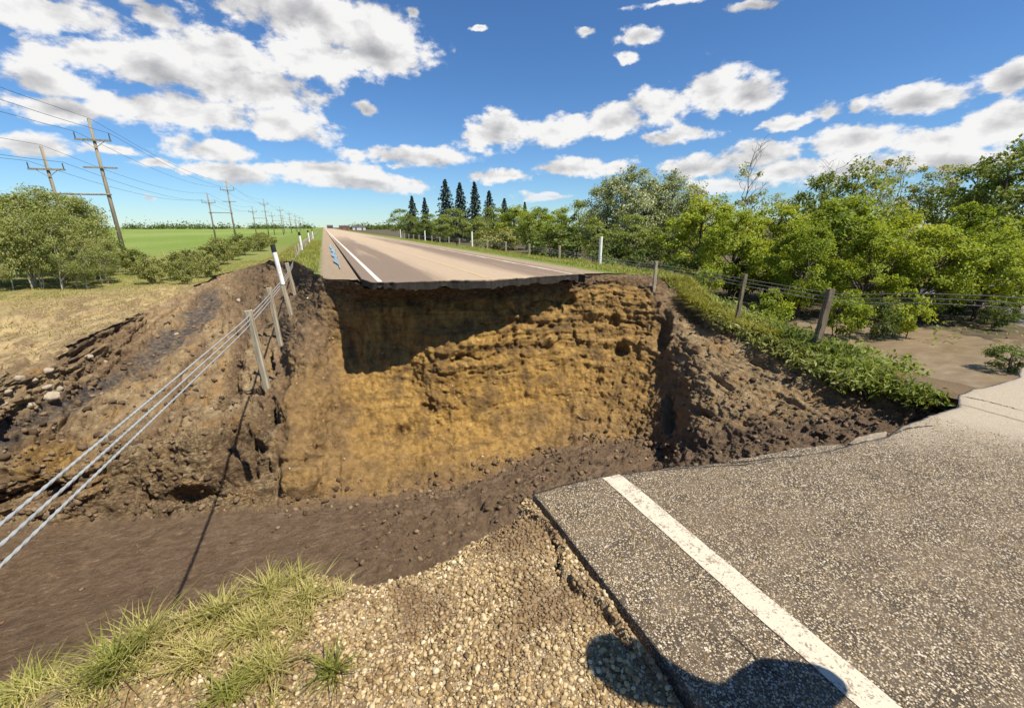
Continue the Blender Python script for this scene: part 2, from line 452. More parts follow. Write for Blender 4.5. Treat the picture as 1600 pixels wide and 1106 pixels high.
# ---- masks over the gap
wall = 1 - smooth(VV, 3.75, 4.15)
leftz = 1 - smooth(PX, 415, 450)
rightz = smooth(PX, 1025, 1075)
mid = (1 - leftz) * (1 - rightz)
floor_ = smooth(VV, 3.9, 4.3)
def polydist(pts):
    best = np.full(PX.shape, 1e9)
    for (x0, y0), (x1, y1) in zip(pts[:-1], pts[1:]):
        dx, dy = x1 - x0, y1 - y0
        t = np.clip(((PX - x0) * dx + (PY - y0) * dy) / (dx * dx + dy * dy), 0, 1)
        best = np.minimum(best, np.hypot(PX - x0 - t * dx, PY - y0 - t * dy))
    return best
stream = 1 - smooth(polydist([(330, 470), (285, 515), (230, 560), (165, 600), (115, 625), (60, 655), (-20, 690), (-170, 760)]) + 26 * fbm(RP * np.array([1.1, .5, 1]), 4, .6, 8), 4, 26)
stream *= leftz * (1 - smooth(VV, 3.3, 3.7))

# ---- displacement
P = RP
lump = fbm(P * np.array([.55, .55, .8]), 4, .5, 1)
fine = fbm(P * 4.2, 5, .66, 2)
med = fbm(P * 1.7, 4, .55, 5)
rill = vnoise(P * np.array([3.2, 3.2, .35]), 21) + .5 * vnoise(P * np.array([8, 8, .7]), 22)
zw = P[..., 2] + .25 * fbm(P * np.array([.5, .5, .2]), 3, .5, 31)
strata = fbm(np.stack([P[..., 0] * .35, P[..., 1] * .35, zw * 3.4], -1), 3, .55, 33)
ledge = np.abs(((zw * 2.1) % 1.0) * 2 - 1)
stratw = smooth(PX, 560, 640) * (1 - smooth(PX, 1010, 1060)) * smooth(VV, .5, 1.0) * (1 - smooth(VV, 2.1, 2.8))
strathi = stratw * (0.35 + 0.65 * smooth(PX, 640, 720))
crk = fbm(P * 1.15, 4, .5, 41, ridged=True)
crkf = fbm(P * 3.1, 3, .55, 43, ridged=True)
gritty = fbm(P * 9.0, 3, .6, 46, ridged=True)
d_cliff = .26 * lump + .08 * rill + .07 * fine + .035 * gritty - .07 * smooth(crkf, .55, .95) + .11 * med * (.4 + stratw)
d_cliff = d_cliff + strathi * (.17 * strata + .05 * ledge) - .17 * smooth(crk, .58, .95) * (.45 + strathi)
PL = P * np.array([1.15, .34, 2.0])
lumpL = fbm(PL, 5, .55, 101); crkL = fbm(PL * 1.7 + 9, 4, .55, 103, ridged=True)
d_left = .12 * lump + .26 * lumpL + .10 * med + .10 * fine + .20 * strata - .30 * smooth(crkL, .45, .95) - .12 * smooth(crk, .6, .95) + .05 * gritty
flake = fbm(np.stack([P[..., 0] * 1.1, P[..., 1] * 1.1, zw * 7.5], -1), 3, .6, 35)
d_talus = .14 * lump + .05 * crkf + .11 * med + .065 * fine + .04 * gritty + .11 * flake - .07 * smooth(crk, .5, .95)
band = fbm(np.stack([P[..., 0] * 1.5 + P[..., 1] * .10 + .5 * med, P[..., 1] * .14, P[..., 2] * 1.2], -1), 4, .6, 111)
d_left = d_left + .20 * band - .16 * smooth(-band, .12, .4)
fl = P[..., 0] * .93 + P[..., 1] * .36; fn = -P[..., 0] * .36 + P[..., 1] * .93
flow = fbm(np.stack([fl * .45, fn * 2.2, P[..., 2] * 0], -1), 4, .55, 51)
flowf = fbm(np.stack([fl * 2.0, fn * 7.5, P[..., 2] * 0], -1), 3, .55, 52)
rough_m = smooth(PX, 480, 640)
d_floor = .05 * flow + .010 * flowf + .05 * med + .035 * fine + .012 * gritty + rough_m * (.05 * crkf + .09 * med + .09 * fine + .06 * gritty - .12 * smooth(crk, .4, .9))
d_wall = d_cliff * mid + d_left * leftz + d_talus * rightz
d_wall = d_wall * (1 - stream) + stream * (.06 * med + .07 * fine + .05 * gritty - .08)
fl_mix = np.clip(floor_ * (1 - .75 * rightz), 0, 1)
disp = d_wall * (1 - fl_mix) + d_floor * fl_mix
# hollows and lumps seen in the photograph: (x, y, rx, ry, depth, sharpness)
def bump_at(x, y, rx, ry, a, rot=0.0, hard=.5):
    c, s = math.cos(rot), math.sin(rot)
    dx, dy = PX - x, PY - y
    r = np.hypot((dx * c + dy * s) / rx, (-dx * s + dy * c) / ry) + .22 * med
    return a * (1 - smooth(r, hard, 1.0))
for b in [(1036, 515, 17, 36, -.6, .25, .4), (1044, 645, 10, 40, -.45, 0, .4), (972, 545, 14, 12, -.4, 0, .4), (625, 674, 26, 9, -.30, -.5, .15), (668, 640, 20, 10, -.22, .4, .5),
          (540, 560, 40, 60, -.25, 0, .3), (505, 700, 12, 10, -.3, 0, .4), (880, 470, 30, 14, -.25, 0, .4), (760, 480, 60, 8, -.2, 0, .5), (1130, 600, 44, 7, -.22, .6, .0), (1100, 645, 30, 7, -.25, .4, .0),
          (600, 470, 60, 12, -.3, 0, .3), (1190, 568, 40, 9, -.3, .55, .0), (1240, 630, 50, 6, -.18, .5, .0), (1160, 680, 46, 6, -.25, -.2, .0), (735, 785, 34, 14, -.3, -.3, .3), (660, 800, 22, 9, -.25, 0, .3), (900, 660, 10, 30, .15, 0, .3),
          (340, 690, 90, 10, -.25, -.3, .4), (300, 770, 90, 16, -.7, -.15, .4), (390, 740, 60, 20, -.5, -.4, .4), (60, 770, 90, 20, -.5, -.2, .4), (350, 575, 16, 8, -.3, 0, .4), (210, 580, 14, 7, -.25, 0, .4), (40, 680, 16, 5, -.2, 0, .4),
          (395, 610, 18, 10, -.4, 0, .4), (398, 690, 24, 10, -.5, .5, .4), (370, 680, 12, 9, -.4, .3, .4), (418, 560, 10, 22, -.5, 0, .4), (420, 640, 8, 24, -.45, 0, .4)]:
    disp = disp + bump_at(*b)
blk = (1 - smooth((np.abs((PX - 466) / 33) ** 3.4 + np.abs((PY - 755) / 33) ** 3.4) ** (1 / 3.4) + .26 * med + .12 * lump, .55, 1.0))
ring = (1 - smooth(np.abs(np.maximum(np.abs((PX - 466) / 34), np.abs((PY - 757) / 36)) - 1.0), .02, .14)) * (1 - blk)
disp = disp + blk * .42 - ring * .10
blk2 = (1 - smooth(np.maximum(np.abs((PX - 505) / 30), np.abs((PY - 745) / 40)) + .12 * med, .6, 1.0))
disp = disp + blk2 * .25
rimw = smooth(VV, 0, .6)
disp = disp * (0.25 + .75 * rimw)
RPd = RP + RN * disp[..., None]

zz = RPd[..., 2]
gold = smooth(PX + 25 * lump, 490, 560) * (1 - smooth(PX + 20 * med, 1000, 1045)) * smooth(VV + .45 * lump + .2 * strata, .7, 1.25) * (1 - .45 * smooth(VV + .4 * med, 3.0, 4.0)) * (1 - floor_)
gold = np.maximum(gold, .55 * smooth(PX, 425, 450) * (1 - smooth(PX, 520, 580)) * smooth(VV + .4 * lump, 2.1, 2.8) * (1 - floor_))
gold = np.maximum(gold, .85 * (blk * .8))
gold = gold * (.66 + .34 * np.exp(-((PX + 40 * lump - 740) / 190.0) ** 2))
mud = np.clip(floor_ * (1 - .0 * rightz), 0, 1)
mud = np.maximum(mud, rightz * smooth(VV + .8 * med + (PX - 1250) / 260, 2.4, 5.0) * .32)
sand = leftz * (1 - floor_) * (1 - .8 * smooth(PX, 330, 400) * (1 - smooth(PY, 500, 560))) * smooth(1.2 * band + .4 * lump + .5 * med + .25 * strata + .15 * smooth(VV, 1.5, 2.6), -.28, .16) * (1 - stream)  # sand colour thinned at the scour head, painting the shade there
gl = leftz * bump_at(75, 715, 75, 50, 1.0, -.5, .5)
gold = np.maximum(gold, .75 * np.clip(gl, 0, 1) * (1 - floor_))
sand = np.maximum(sand, rightz * (1 - smooth(VV + .8 * med + .4 * flake, 2.4, 5.6)) * .95 * (1 - .35 * smooth(PX, 1200, 1330)))

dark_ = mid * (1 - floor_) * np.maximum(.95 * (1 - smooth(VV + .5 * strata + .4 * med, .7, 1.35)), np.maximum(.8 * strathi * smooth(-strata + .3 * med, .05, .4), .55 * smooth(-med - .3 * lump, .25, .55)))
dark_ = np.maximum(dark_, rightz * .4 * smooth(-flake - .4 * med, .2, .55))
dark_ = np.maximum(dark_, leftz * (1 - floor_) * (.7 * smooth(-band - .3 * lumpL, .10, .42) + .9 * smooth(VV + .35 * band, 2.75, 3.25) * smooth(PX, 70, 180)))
dark_ = np.maximum(dark_, leftz * .9 * smooth(PX, 340, 400) * (1 - smooth(PY, 470, 560)) * (1 - smooth(PX, 415, 445) * 0))  # scour head darkened: brown soil plus its shade, painted in
dark_ = np.maximum(dark_, .8 * smooth(PX, 420, 440) * (1 - smooth(PX, 500, 520)) * (1 - smooth(VV + .4 * med, 1.3, 2.0)))  # shade under the overhanging rim painted into the soil colour
def attr(nt, name):
    return N(nt, 'ShaderNodeAttribute', attribute_name=name).outputs['Fac']

# ---- earth material
m_earth, nt, out = new_mat('washed_earth')
g0 = POS(nt)
nA = NOISE(nt, g0, 1.3, 6, .6); nB = NOISE(nt, g0, 6.0, 6, .62); nC = NOISE(nt, g0, 34.0, 5, .65)
nV = NOISE(nt, POS(nt, (5, 5, .7)), 1.0, 6, .6)
nS = NOISE(nt, POS(nt, (.5, .5, 9)), 1.0, 4, .6)
nX = NOISE(nt, g0, 3.2, 13, .74)
nY = NOISE(nt, POS(nt, (2.5, 2.5, 7)), 3.0, 9, .72)
soil = RAMP(nt, nB, [(.25, (.11, .07, .038)), (.48, (.215, .142, .078)), (.75, (.34, .24, .14))])
gcol = RAMP(nt, nV, [(.28, (.20, .112, .034)), (.45, (.41, .24, .062)), (.6, (.53, .33, .095)), (.8, (.60, .43, .19))])
gcol = MIX(nt, M(nt, 'MULTIPLY', SS(nt, NOISE(nt, g0, .45, 4, .6), .46, .62), .75), gcol, (.21, .13, .052))
gcol = MIX(nt, SS(nt, nA, .52, .70), gcol, (.20, .125, .05))
gcol = MIX(nt, M(nt, 'MULTIPLY', SS(nt, nC, .52, .68), .6), gcol, (.14, .085, .035))
gcol = MIX(nt, M(nt, 'MULTIPLY', SS(nt, nS, .52, .66), .5), gcol, (.16, .10, .04))
nD = NOISE(nt, POS(nt, (4.5, 1.3, 6)), 1.0, 7, .66)
scol = RAMP(nt, nD, [(.3, (.13, .088, .048)), (.47, (.29, .205, .11)), (.6, (.40, .30, .17)), (.75, (.50, .40, .255))])
scol = MIX(nt, M(nt, 'MULTIPLY', SS(nt, nA, .50, .64), .7), scol, (.36, .215, .085))
flw = NOISE(nt, POS(nt, (1.6, 4.2, 1), (0, 0, .37)), 1.0, 10, .70, 1.2)
mcol = RAMP(nt, flw, [(.25, (.105, .068, .041)), (.5, (.182, .122, .075)), (.66, (.25, .175, .112)), (.8, (.38, .29, .20))])
flf = NOISE(nt, POS(nt, (5, 20, 1), (0, 0, .37)), 1.0, 9, .72, .8)
mcol = MIX(nt, M(nt, 'MULTIPLY', SS(nt, flf, .55, .66), .75), mcol, (.36, .275, .20))
mcol = MIX(nt, M(nt, 'MULTIPLY', SS(nt, flf, .46, .36), .25), mcol, (.055, .036, .022))
mcol = MIX(nt, SS(nt, nC, .60, .70), mcol, (.33, .26, .19))
c = MIX(nt, attr(nt, 'sand'), soil, scol)
c = MIX(nt, attr(nt, 'gold'), c, gcol)
c = MIX(nt, attr(nt, 'mud'), c, mcol)
stc = RAMP(nt, nB, [(.3, (.045, .037, .033)), (.52, (.10, .085, .072)), (.7, (.24, .21, .17))])
c = MIX(nt, M(nt, 'MULTIPLY', attr(nt, 'stream'), SS(nt, nD, .34, .54)), c, stc)
c = MIX(nt, M(nt, 'MULTIPLY', SS(nt, nX, .52, .34), .5), c, MIX(nt, .6, c, (.03, .02, .012)))
c = MIX(nt, M(nt, 'MULTIPLY', SS(nt, nX, .58, .72), .30), c, (.48, .37, .23))
stk = NOISE(nt, POS(nt, (3.5, 3.5, .22)), 1.0, 8, .7)
c = MIX(nt, M(nt, 'MULTIPLY', M(nt, 'MULTIPLY', SS(nt, stk, .52, .66), .6), attr(nt, 'gold')), c, (.11, .068, .032))
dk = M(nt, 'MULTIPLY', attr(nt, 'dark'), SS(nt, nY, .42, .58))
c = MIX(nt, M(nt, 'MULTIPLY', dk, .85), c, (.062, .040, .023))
mdf = attr(nt, 'mud')
rgh = M(nt, 'SUBTRACT', .92, M(nt, 'MULTIPLY', mdf, SS(nt, nA, .40, .60, .34, .62)))
hgt = M(nt, 'ADD', M(nt, 'MULTIPLY', nX, 1.2), M(nt, 'MULTIPLY', nC, .3))
hgt = M(nt, 'ADD', hgt, M(nt, 'MULTIPLY', NOISE(nt, g0, 90, 3, .6), .14))
hgt = M(nt, 'ADD', hgt, M(nt, 'MULTIPLY', M(nt, 'MULTIPLY', M(nt, 'ADD', flw, M(nt, 'MULTIPLY', flf, 1.4)), mdf), .35))
finish(nt, out, c, rgh, hgt, .25, 1.0, .16)

hd_ = RPd[:, 0, :2] / np.linalg.norm(RPd[:, 0, :2], axis=1, keepdims=True)
ext = []
for q in (1.3, .5):
    e = RPd[:, 0].copy(); e[:, :2] += hd_ * q
    e[:, 2] = np.where(PX[:, 0] < 470, G(e[:, 0], e[:, 1]) - .012, np.minimum(G(e[:, 0], e[:, 1]) - .07, RPd[:, 0, 2] + .15 * q))
    ext.append(e)
RPe = np.concatenate([np.stack(ext, 1), RPd], 1)
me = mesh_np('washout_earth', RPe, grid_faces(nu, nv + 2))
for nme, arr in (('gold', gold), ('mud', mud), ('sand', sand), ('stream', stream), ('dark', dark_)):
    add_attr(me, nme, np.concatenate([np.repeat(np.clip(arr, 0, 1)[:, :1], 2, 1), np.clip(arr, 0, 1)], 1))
terrain = link('washout_terrain', me, m_earth, kind='structure', label='eroded brown earth walls and muddy floor of the washed out gap')

# pixel -> point on the washed-out earth
def _project(Pw):
    x, y, z = Pw[..., 0], Pw[..., 1], Pw[..., 2] - CAM_Z
    r = x * CYW - y * SYW; fw = x * SYW + y * CYW
    dep = fw * CP - z * SP; u = z * CP + fw * SP
    return CX + r / dep * F_PX, CY - u / dep * F_PX
TPX, TPY = _project(RPd)
def on_earth(px, py):
    k = np.argmin((TPX - px) ** 2 + (TPY - py) ** 2)
    return Vector(RPd.reshape(-1, 3)[k]), Vector(RN.reshape(-1, 3)[k])

# ------------------------------------------------------------------ the surrounding land with the gap cut out
def in_poly(X, Y, poly):
    inside = np.zeros(X.shape, bool)
    x0, y0 = poly[-1]
    for x1, y1 in poly:
        if y0 != y1:
            c = ((y1 > Y) != (y0 > Y)) & (X < (x0 - x1) * (Y - y1) / (y0 - y1) + x1)
            inside ^= c
        x0, y0 = x1, y1
    return inside
HOLE = [tuple(p) for p in RIM[::3]] + [tuple(RIM[-1]), (12.8, -70), (RIM[0, 0], -70)]
xl = np.concatenate([-np.geomspace(3500, 14, 46)[:-1], np.arange(-14, 2, .09), np.arange(2, 9.5, .5), np.arange(9.5, 17, .09), np.arange(17, 30, .4), np.geomspace(30, 3500, 44)])
yl = np.concatenate([np.arange(-60, 2, 3.0), np.arange(2, 11, .12), np.arange(11, 42, .09), np.arange(42, 60, .8), np.geomspace(60, 4500, 60)])
GX, GY = np.meshgrid(xl, yl, indexing='ij')
cxm = (GX[:-1, :-1] + GX[1:, 1:]) / 2; cym = (GY[:-1, :-1] + GY[1:, 1:]) / 2
GZ = G(GX, GY)
wob = .12 * fbm(np.stack([cxm * 1.3, cym * 1.3, cxm * 0], -1), 3, .6, 77)
cand = (cxm > -15) & (cxm < 14) & (cym < 60)
ins = np.zeros(cxm.shape, bool)
ins[cand] = in_poly(cxm[cand] + wob[cand], cym[cand] + wob[cand], HOLE)
me = mesh_np('ground', np.stack([GX, GY, GZ], -1), grid_faces(len(xl), len(yl), ~ins))
used = np.zeros(GX.size, bool)

m_ground, nt, out = new_mat('ground_grass')
g0 = POS(nt)
nA = NOISE(nt, POS(nt, (1, 1, 1)), .22, 5, .6); nB = NOISE(nt, g0, 1.6, 6, .65); nC = NOISE(nt, g0, 14, 5, .7)
sx = N(nt, 'ShaderNodeSeparateXYZ', {0: g0})
nW = NOISE(nt, POS(nt, (1.0, .3, 1), (0, 0, .35)), 1.3, 6, .65)
dry = MIX(nt, SS(nt, nW, .40, .6), (.37, .275, .13), (.21, .19, .06))
dry = MIX(nt, SS(nt, nC, .5, .7), dry, (.34, .28, .14))
grn = MIX(nt, SS(nt, nB, .4, .62), (.125, .175, .033), (.175, .215, .05))
field_c = MIX(nt, SS(nt, NOISE(nt, POS(nt, (.02, .006, 1)), 1.0, 4, .6), .42, .6), (.15, .215, .04), (.20, .25, .065))
dark = MIX(nt, SS(nt, nB, .35, .65), (.075, .06, .04), (.12, .10, .06))
xw = M(nt, 'MULTIPLY_ADD', M(nt, 'SUBTRACT', nA, .5), 9.0, sx.outputs[0])
yw = M(nt, 'MULTIPLY_ADD', M(nt, 'SUBTRACT', nA, .5), 14.0, sx.outputs[1])
tan_ = MIX(nt, SS(nt, nW, .42, .6), (.21, .145, .078), (.42, .315, .16))
tan_ = MIX(nt, SS(nt, nC, .5, .66), tan_, (.45, .36, .20))
dry = MIX(nt, M(nt, 'MULTIPLY', SS(nt, xw, -19, -13), SS(nt, yw, 44, 30)), dry, tan_)
# left: dry flood-flattened mat near the channel, grass beside the road, crop field beyond
c = MIX(nt, SS(nt, xw, -3.4, -2.2), dry, grn)
c = MIX(nt, M(nt, 'MULTIPLY', SS(nt, yw, 30, 46), SS(nt, nB, .3, .6)), c, grn)
c = MIX(nt, SS(nt, xw, -21, -27), c, field_c)
c = MIX(nt, SS(nt, yw, 75, 130), c, MIX(nt, SS(nt, xw, -14, -22), grn, field_c))
c = MIX(nt, SS(nt, xw, 14.5, 18.0), c, dark)
c = MIX(nt, M(nt, 'MULTIPLY', SS(nt, sx.outputs[0], 12.0, 12.6), SS(nt, sx.outputs[1], 8.6, 7.4)), c, (.16, .115, .07))
xr = M(nt, 'MULTIPLY_ADD', M(nt, 'SUBTRACT', nB, .5), .8, sx.outputs[0])
gravel = MIX(nt, SS(nt, nC, .4, .6), (.27, .20, .135), (.38, .30, .21))
c = MIX(nt, M(nt, 'MULTIPLY', SS(nt, xr, -.55, -.15), SS(nt, xr, 11.0, 10.2)), c, gravel)
c = MIX(nt, M(nt, 'MULTIPLY', SS(nt, sx.outputs[0], 1.0, 1.1), SS(nt, sx.outputs[0], 9.1, 9.0)), c, (.05, .034, .02))
hgt = M(nt, 'ADD', nC, M(nt, 'MULTIPLY', NOISE(nt, g0, 45, 4, .7), .5))
finish(nt, out, c, .95, hgt, .15, .8, .08)
ground = link('ground', me, m_ground, kind='structure', label='grassy land with dry flattened verge and green crop field')

# flooded pool of brown mud at the foot of the right bank
m_pool, nt, out = new_mat('wet_mud')
g0 = POS(nt)
nB = NOISE(nt, POS(nt, (1, 2.2, 1), (0, 0, .5)), 1.2, 6, .6); nC = NOISE(nt, g0, 9, 5, .6)
c = RAMP(nt, nB, [(.3, (.16, .115, .07)), (.55, (.215, .16, .10)), (.75, (.27, .21, .14))])
c = MIX(nt, SS(nt, nC, .62, .72), c, (.12, .085, .055))
finish(nt, out, c, .38, M(nt, 'ADD', nB, M(nt, 'MULTIPLY', nC, .25)), .4, .22, .04)
n = 60
gx = np.linspace(13.6, 60, n * 2); gy = np.linspace(-30, 17, n * 2)
PXg, PYg = np.meshgrid(gx, gy, indexing='ij')
pz = -2.985 + .012 * fbm(np.stack([PXg, PYg, PXg * 0], -1), 3, .5, 4) + .22 * smooth(PXg, 26, 40)
link('mud_pool', mesh_np('mud_pool', np.stack([PXg, PYg, pz], -1), grid_faces(n * 2, n * 2)), m_pool, kind='structure', label='flat brown mud flood lying under the trees')

# ------------------------------------------------------------------ near embankment: gravel shoulder and grassy verge
EDGE = [(-420, 1190), (-150, 1095), (0, 1062), (60, 1052), (120, 1040), (165, 1015), (200, 985), (240, 965), (280, 948), (340, 935), (400, 915), (450, 895), (500, 889), (540, 899), (570, 903), (610, 893),
        (650, 886), (690, 868), (720, 845), (760, 822), (800, 803), (832, 790), (845, 778)]
def GN(X):
    return np.interp(X, [-30, -9, -3, -1.7, -.9, -.5, .975, 1.01, 9.2, 9.6, 13, 30], [-3.2, -2.5, -1.05, -.48, -.14, -.07, -.018, -.17, -.17, -.1, -.5, -2.9])
ex, ey = [], []
for (x, y) in EDGE:
    z = -.1
    for _ in range(12):
        p = at(x, y, z=z); z = float(GN(p.x))
    ex.append(p.x); ey.append(p.y)
ASPH = [(835, 768), (870, 757), (905, 749), (945, 741), (1000, 734), (1060, 727), (1130, 721), (1200, 715), (1265, 711), (1320, 698), (1345, 693), (1383, 683), (1410, 667), (1440, 657), (1470, 645), (1497, 637),
        (1499, 622), (1520, 612), (1545, 605), (1565, 598), (1590, 590), (1597, 574), (1640, 562), (1700, 552)]
ax, ay = [], []
for (x, y) in ASPH:
    p = at(x, y, z=0.0); ax.append(p.x); ay.append(p.y)
ax = np.array(ax); ay = np.array(ay)
for i in range(1, len(ax)): ax[i] = max(ax[i], ax[i - 1] + .01)
def edge_near(X):
    e = np.interp(X, ex + [ex[-1] + .03, 1.3, 9, 13.5, 40], ey + [ey[-1] - .12, 1.75, 1.9, 1.9, 1.9])
    return e + .018 * fbm(np.stack([np.asarray(X) * 9, np.asarray(X) * 0, np.asarray(X) * 0], -1), 3, .6, 5)
xs = np.concatenate([np.arange(-14, -3.2, .5), np.arange(-3.2, 1.14, .014), np.arange(1.14, 13.6, .3)])
ss = np.concatenate([np.linspace(-45, -1, 8), np.linspace(-.7, 0, 10)[:-1]])
sd = np.linspace(0, 1, 170)
Xn = np.repeat(xs[:, None], len(ss) + len(sd) + 22, 1)
Ye = edge_near(xs)
Yn = np.concatenate([np.repeat(ss[None], len(xs), 0), sd[None] * Ye[:, None], np.repeat(Ye[:, None], 22, 1)], 1)
Zn = GN(Xn)
Pn = np.stack([Xn, Yn, Xn * 0], -1)
tx = GN(Xn)
lipd = np.repeat(Ye[:, None], Yn.shape[1], 1) - Yn
relz = .022 * fbm(Pn * 2.2, 4, .5, 6) + .010 * fbm(Pn * 9, 3, .6, 7)
vg = 1 - smooth(Xn, -1.0, -.35)
relz = relz + vg * (.05 * fbm(Pn * 1.3, 4, .5, 8) + .02 * fbm(Pn * 6, 3, .6, 9))
Zn = Zn + relz - .05 * (1 - smooth(lipd, 0, .16)) ** 2
# crumbling crust and crack beside the asphalt edge
CRACK = [(800, 812), (822, 818), (845, 835), (862, 850), (868, 872), (878, 885), (868, 900), (876, 918), (890, 922), (905, 945), (935, 962), (950, 985), (965, 1005), (985, 1030)]
cpts = [at(x, y, z=-.085) for x, y in CRACK]
cd = np.full(Xn.shape, 9.0); side = np.full(Xn.shape, 0.0)
for p0, p1 in zip(cpts[:-1], cpts[1:]):
    dx, dy = p1.x - p0.x, p1.y - p0.y
    t = np.clip(((Xn - p0.x) * dx + (Yn - p0.y) * dy) / (dx * dx + dy * dy), 0, 1)
    dd = np.hypot(Xn - p0.x - t * dx, Yn - p0.y - t * dy)
    sg = np.sign((Xn - p0.x) * dy - (Yn - p0.y) * dx)
    side = np.where(dd < cd, sg, side); cd = np.minimum(cd, dd)
wid = .011 + .008 * fbm(Pn * 12, 2, .5, 12)
Zn = Zn - .05 * (1 - smooth(cd, wid * .4, wid * 1.5)) + .022 * np.where(side < 0, 1, 0) * (1 - smooth(cd, .10, .22)) * smooth(cd, 0, .02)
# crack between crust and slab
Zn = Zn - .05 * (1 - smooth(np.abs(Xn - .985 - .012 * fbm(Pn * 5, 3, .5, 14)), .006, .020)) * (Xn < 1.1)
# the cut face below the edge
k0 = len(ss) + len(sd)
for j in range(22):
    f = (j + 1) / 22
    Zn[:, k0 + j] = Zn[:, k0 - 1] * (1 - f) + (-6.6) * f
    Yn[:, k0 + j] = Ye + .08 * math.sin(j * 1.7) * f - .25 * math.sin(f * 3.1) + .14 * fbm(np.stack([xs * 1.5, np.full_like(xs, j * .45), xs * 0], -1), 3, .5, 15)
m_near, nt, out = new_mat('shoulder_gravel')
g0 = POS(nt)
sx = N(nt, 'ShaderNodeSeparateXYZ', {0: g0})
nA = NOISE(nt, g0, 1.8, 5, .6); nB = NOISE(nt, g0, 9, 6, .65)
vor = N(nt, 'ShaderNodeTexVoronoi', {'Vector': g0, 'Scale': 85.0, 'Randomness': 1.0})
vs = N(nt, 'ShaderNodeSeparateColor', {0: vor.outputs['Color']})
st = RAMP(nt, vs.outputs[0], [(0, (.14, .10, .055)), (.35, (.27, .20, .115)), (.7, (.40, .315, .195)), (1, (.54, .46, .34))])
fines = MIX(nt, SS(nt, nB, .4, .62), (.15, .10, .055), (.30, .225, .13))
gr = MIX(nt, SS(nt, vor.outputs['Distance'], .55, .35), fines, st)
gr = MIX(nt, M(nt, 'MULTIPLY', SS(nt, nA, .5, .66), .75), gr, (.14, .088, .045))
soilc = MIX(nt, SS(nt, nB, .4, .65), (.19, .135, .065), (.34, .27, .15))
soilc = MIX(nt, SS(nt, NOISE(nt, g0, 50, 3, .6), .5, .65), soilc, (.22, .20, .075))
c = MIX(nt, SS(nt, M(nt, 'MULTIPLY_ADD', M(nt, 'SUBTRACT', nA, .5), 1.1, sx.outputs[0]), -.42, -.72), gr, soilc)
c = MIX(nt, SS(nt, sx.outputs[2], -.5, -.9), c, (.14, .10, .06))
hgt = M(nt, 'MULTIPLY_ADD', SS(nt, vor.outputs['Distance'], .6, .0), .7, M(nt, 'MULTIPLY', nB, .5))
finish(nt, out, c, .9, hgt, .25, .8, .012)
near = link('near_shoulder', mesh_np('near_shoulder', np.stack([Xn, Yn, Zn], -1), grid_faces(*Xn.shape)), m_near, kind='structure', label='gravel shoulder and verge at the near side of the gap')

def near_z(x, y):
    i = int(np.argmin(np.abs(xs - x))); j = int(np.argmin(np.abs(Yn[i, :k0] - y)))
    return float(Zn[i, j])

# ------------------------------------------------------------------ asphalt
def asphalt_mat(name, stones, film, film_amt, film_lo, film_hi):
    m, nt, out = new_mat(name)
    g0 = POS(nt)
    sx = N(nt, 'ShaderNodeSeparateXYZ', {0: g0})
    nA = NOISE(nt, g0, .55, 5, .6); nB = NOISE(nt, g0, 6, 5, .6); nC = NOISE(nt, g0, 60, 4, .7)
    jit = N(nt, 'ShaderNodeVectorMath', {0: N(nt, 'ShaderNodeTexNoise', {'Vector': g0, 'Scale': 160.0}).outputs[1], 1: (.004,) * 3, 2: g0}, operation='MULTIPLY_ADD').outputs[0]
    vor = N(nt, 'ShaderNodeTexVoronoi', {'Vector': jit, 'Scale': 125.0})
    vs = N(nt, 'ShaderNodeSeparateColor', {0: vor.outputs['Color']})
    st = RAMP(nt, vs.outputs[0], stones)
    bind = MIX(nt, SS(nt, nB, .35, .65), (.050, .039, .027), (.115, .088, .060))
    size = M(nt, 'MULTIPLY_ADD', vs.outputs[1], .42, .27)
    inst = SS(nt, M(nt, 'SUBTRACT', size, vor.outputs['Distance']), -.04, .06)
    c = MIX(nt, inst, bind, st)
    fm = M(nt, 'MULTIPLY', SS(nt, M(nt, 'MULTIPLY_ADD', nB, .35, M(nt, 'MULTIPLY', nA, .65)), film_lo, film_hi), film_amt)
    return m, nt, out, g0, sx, c, fm, inst, nA, nB, nC

m_asph, nt, out, g0, sx, c, fm, inst, nA, nB, nC = asphalt_mat('near_asphalt', [(0, (.10, .078, .053)), (.35, (.24, .19, .128)), (.65, (.38, .31, .215)), (.9, (.52, .44, .32)), (1, (.60, .54, .42))], None, .62, .44, .60)
dust = SS(nt, M(nt, 'ADD', M(nt, 'MULTIPLY_ADD', M(nt, 'SUBTRACT', nA, .5), 2.6, sx.outputs[0]), M(nt, 'MULTIPLY', sx.outputs[1], .9)), 4.4, 6.4)
c = MIX(nt, fm, c, MIX(nt, .55, c, (.15, .108, .068)))
c = MIX(nt, M(nt, 'MULTIPLY', dust, M(nt, 'MULTIPLY_ADD', nC, .5, .5)), c, (.45, .385, .29))
joint = M(nt, 'MULTIPLY', SS(nt, M(nt, 'ABSOLUTE', M(nt, 'SUBTRACT', sx.outputs[0], M(nt, 'MULTIPLY_ADD', nB, .05, 5.08))), .03, .008), .7)
c = MIX(nt, joint, c, (.17, .13, .085))
finish(nt, out, c, .82, M(nt, 'MULTIPLY_ADD', inst, .8, M(nt, 'MULTIPLY', nC, .35)), .3, .7, .008)

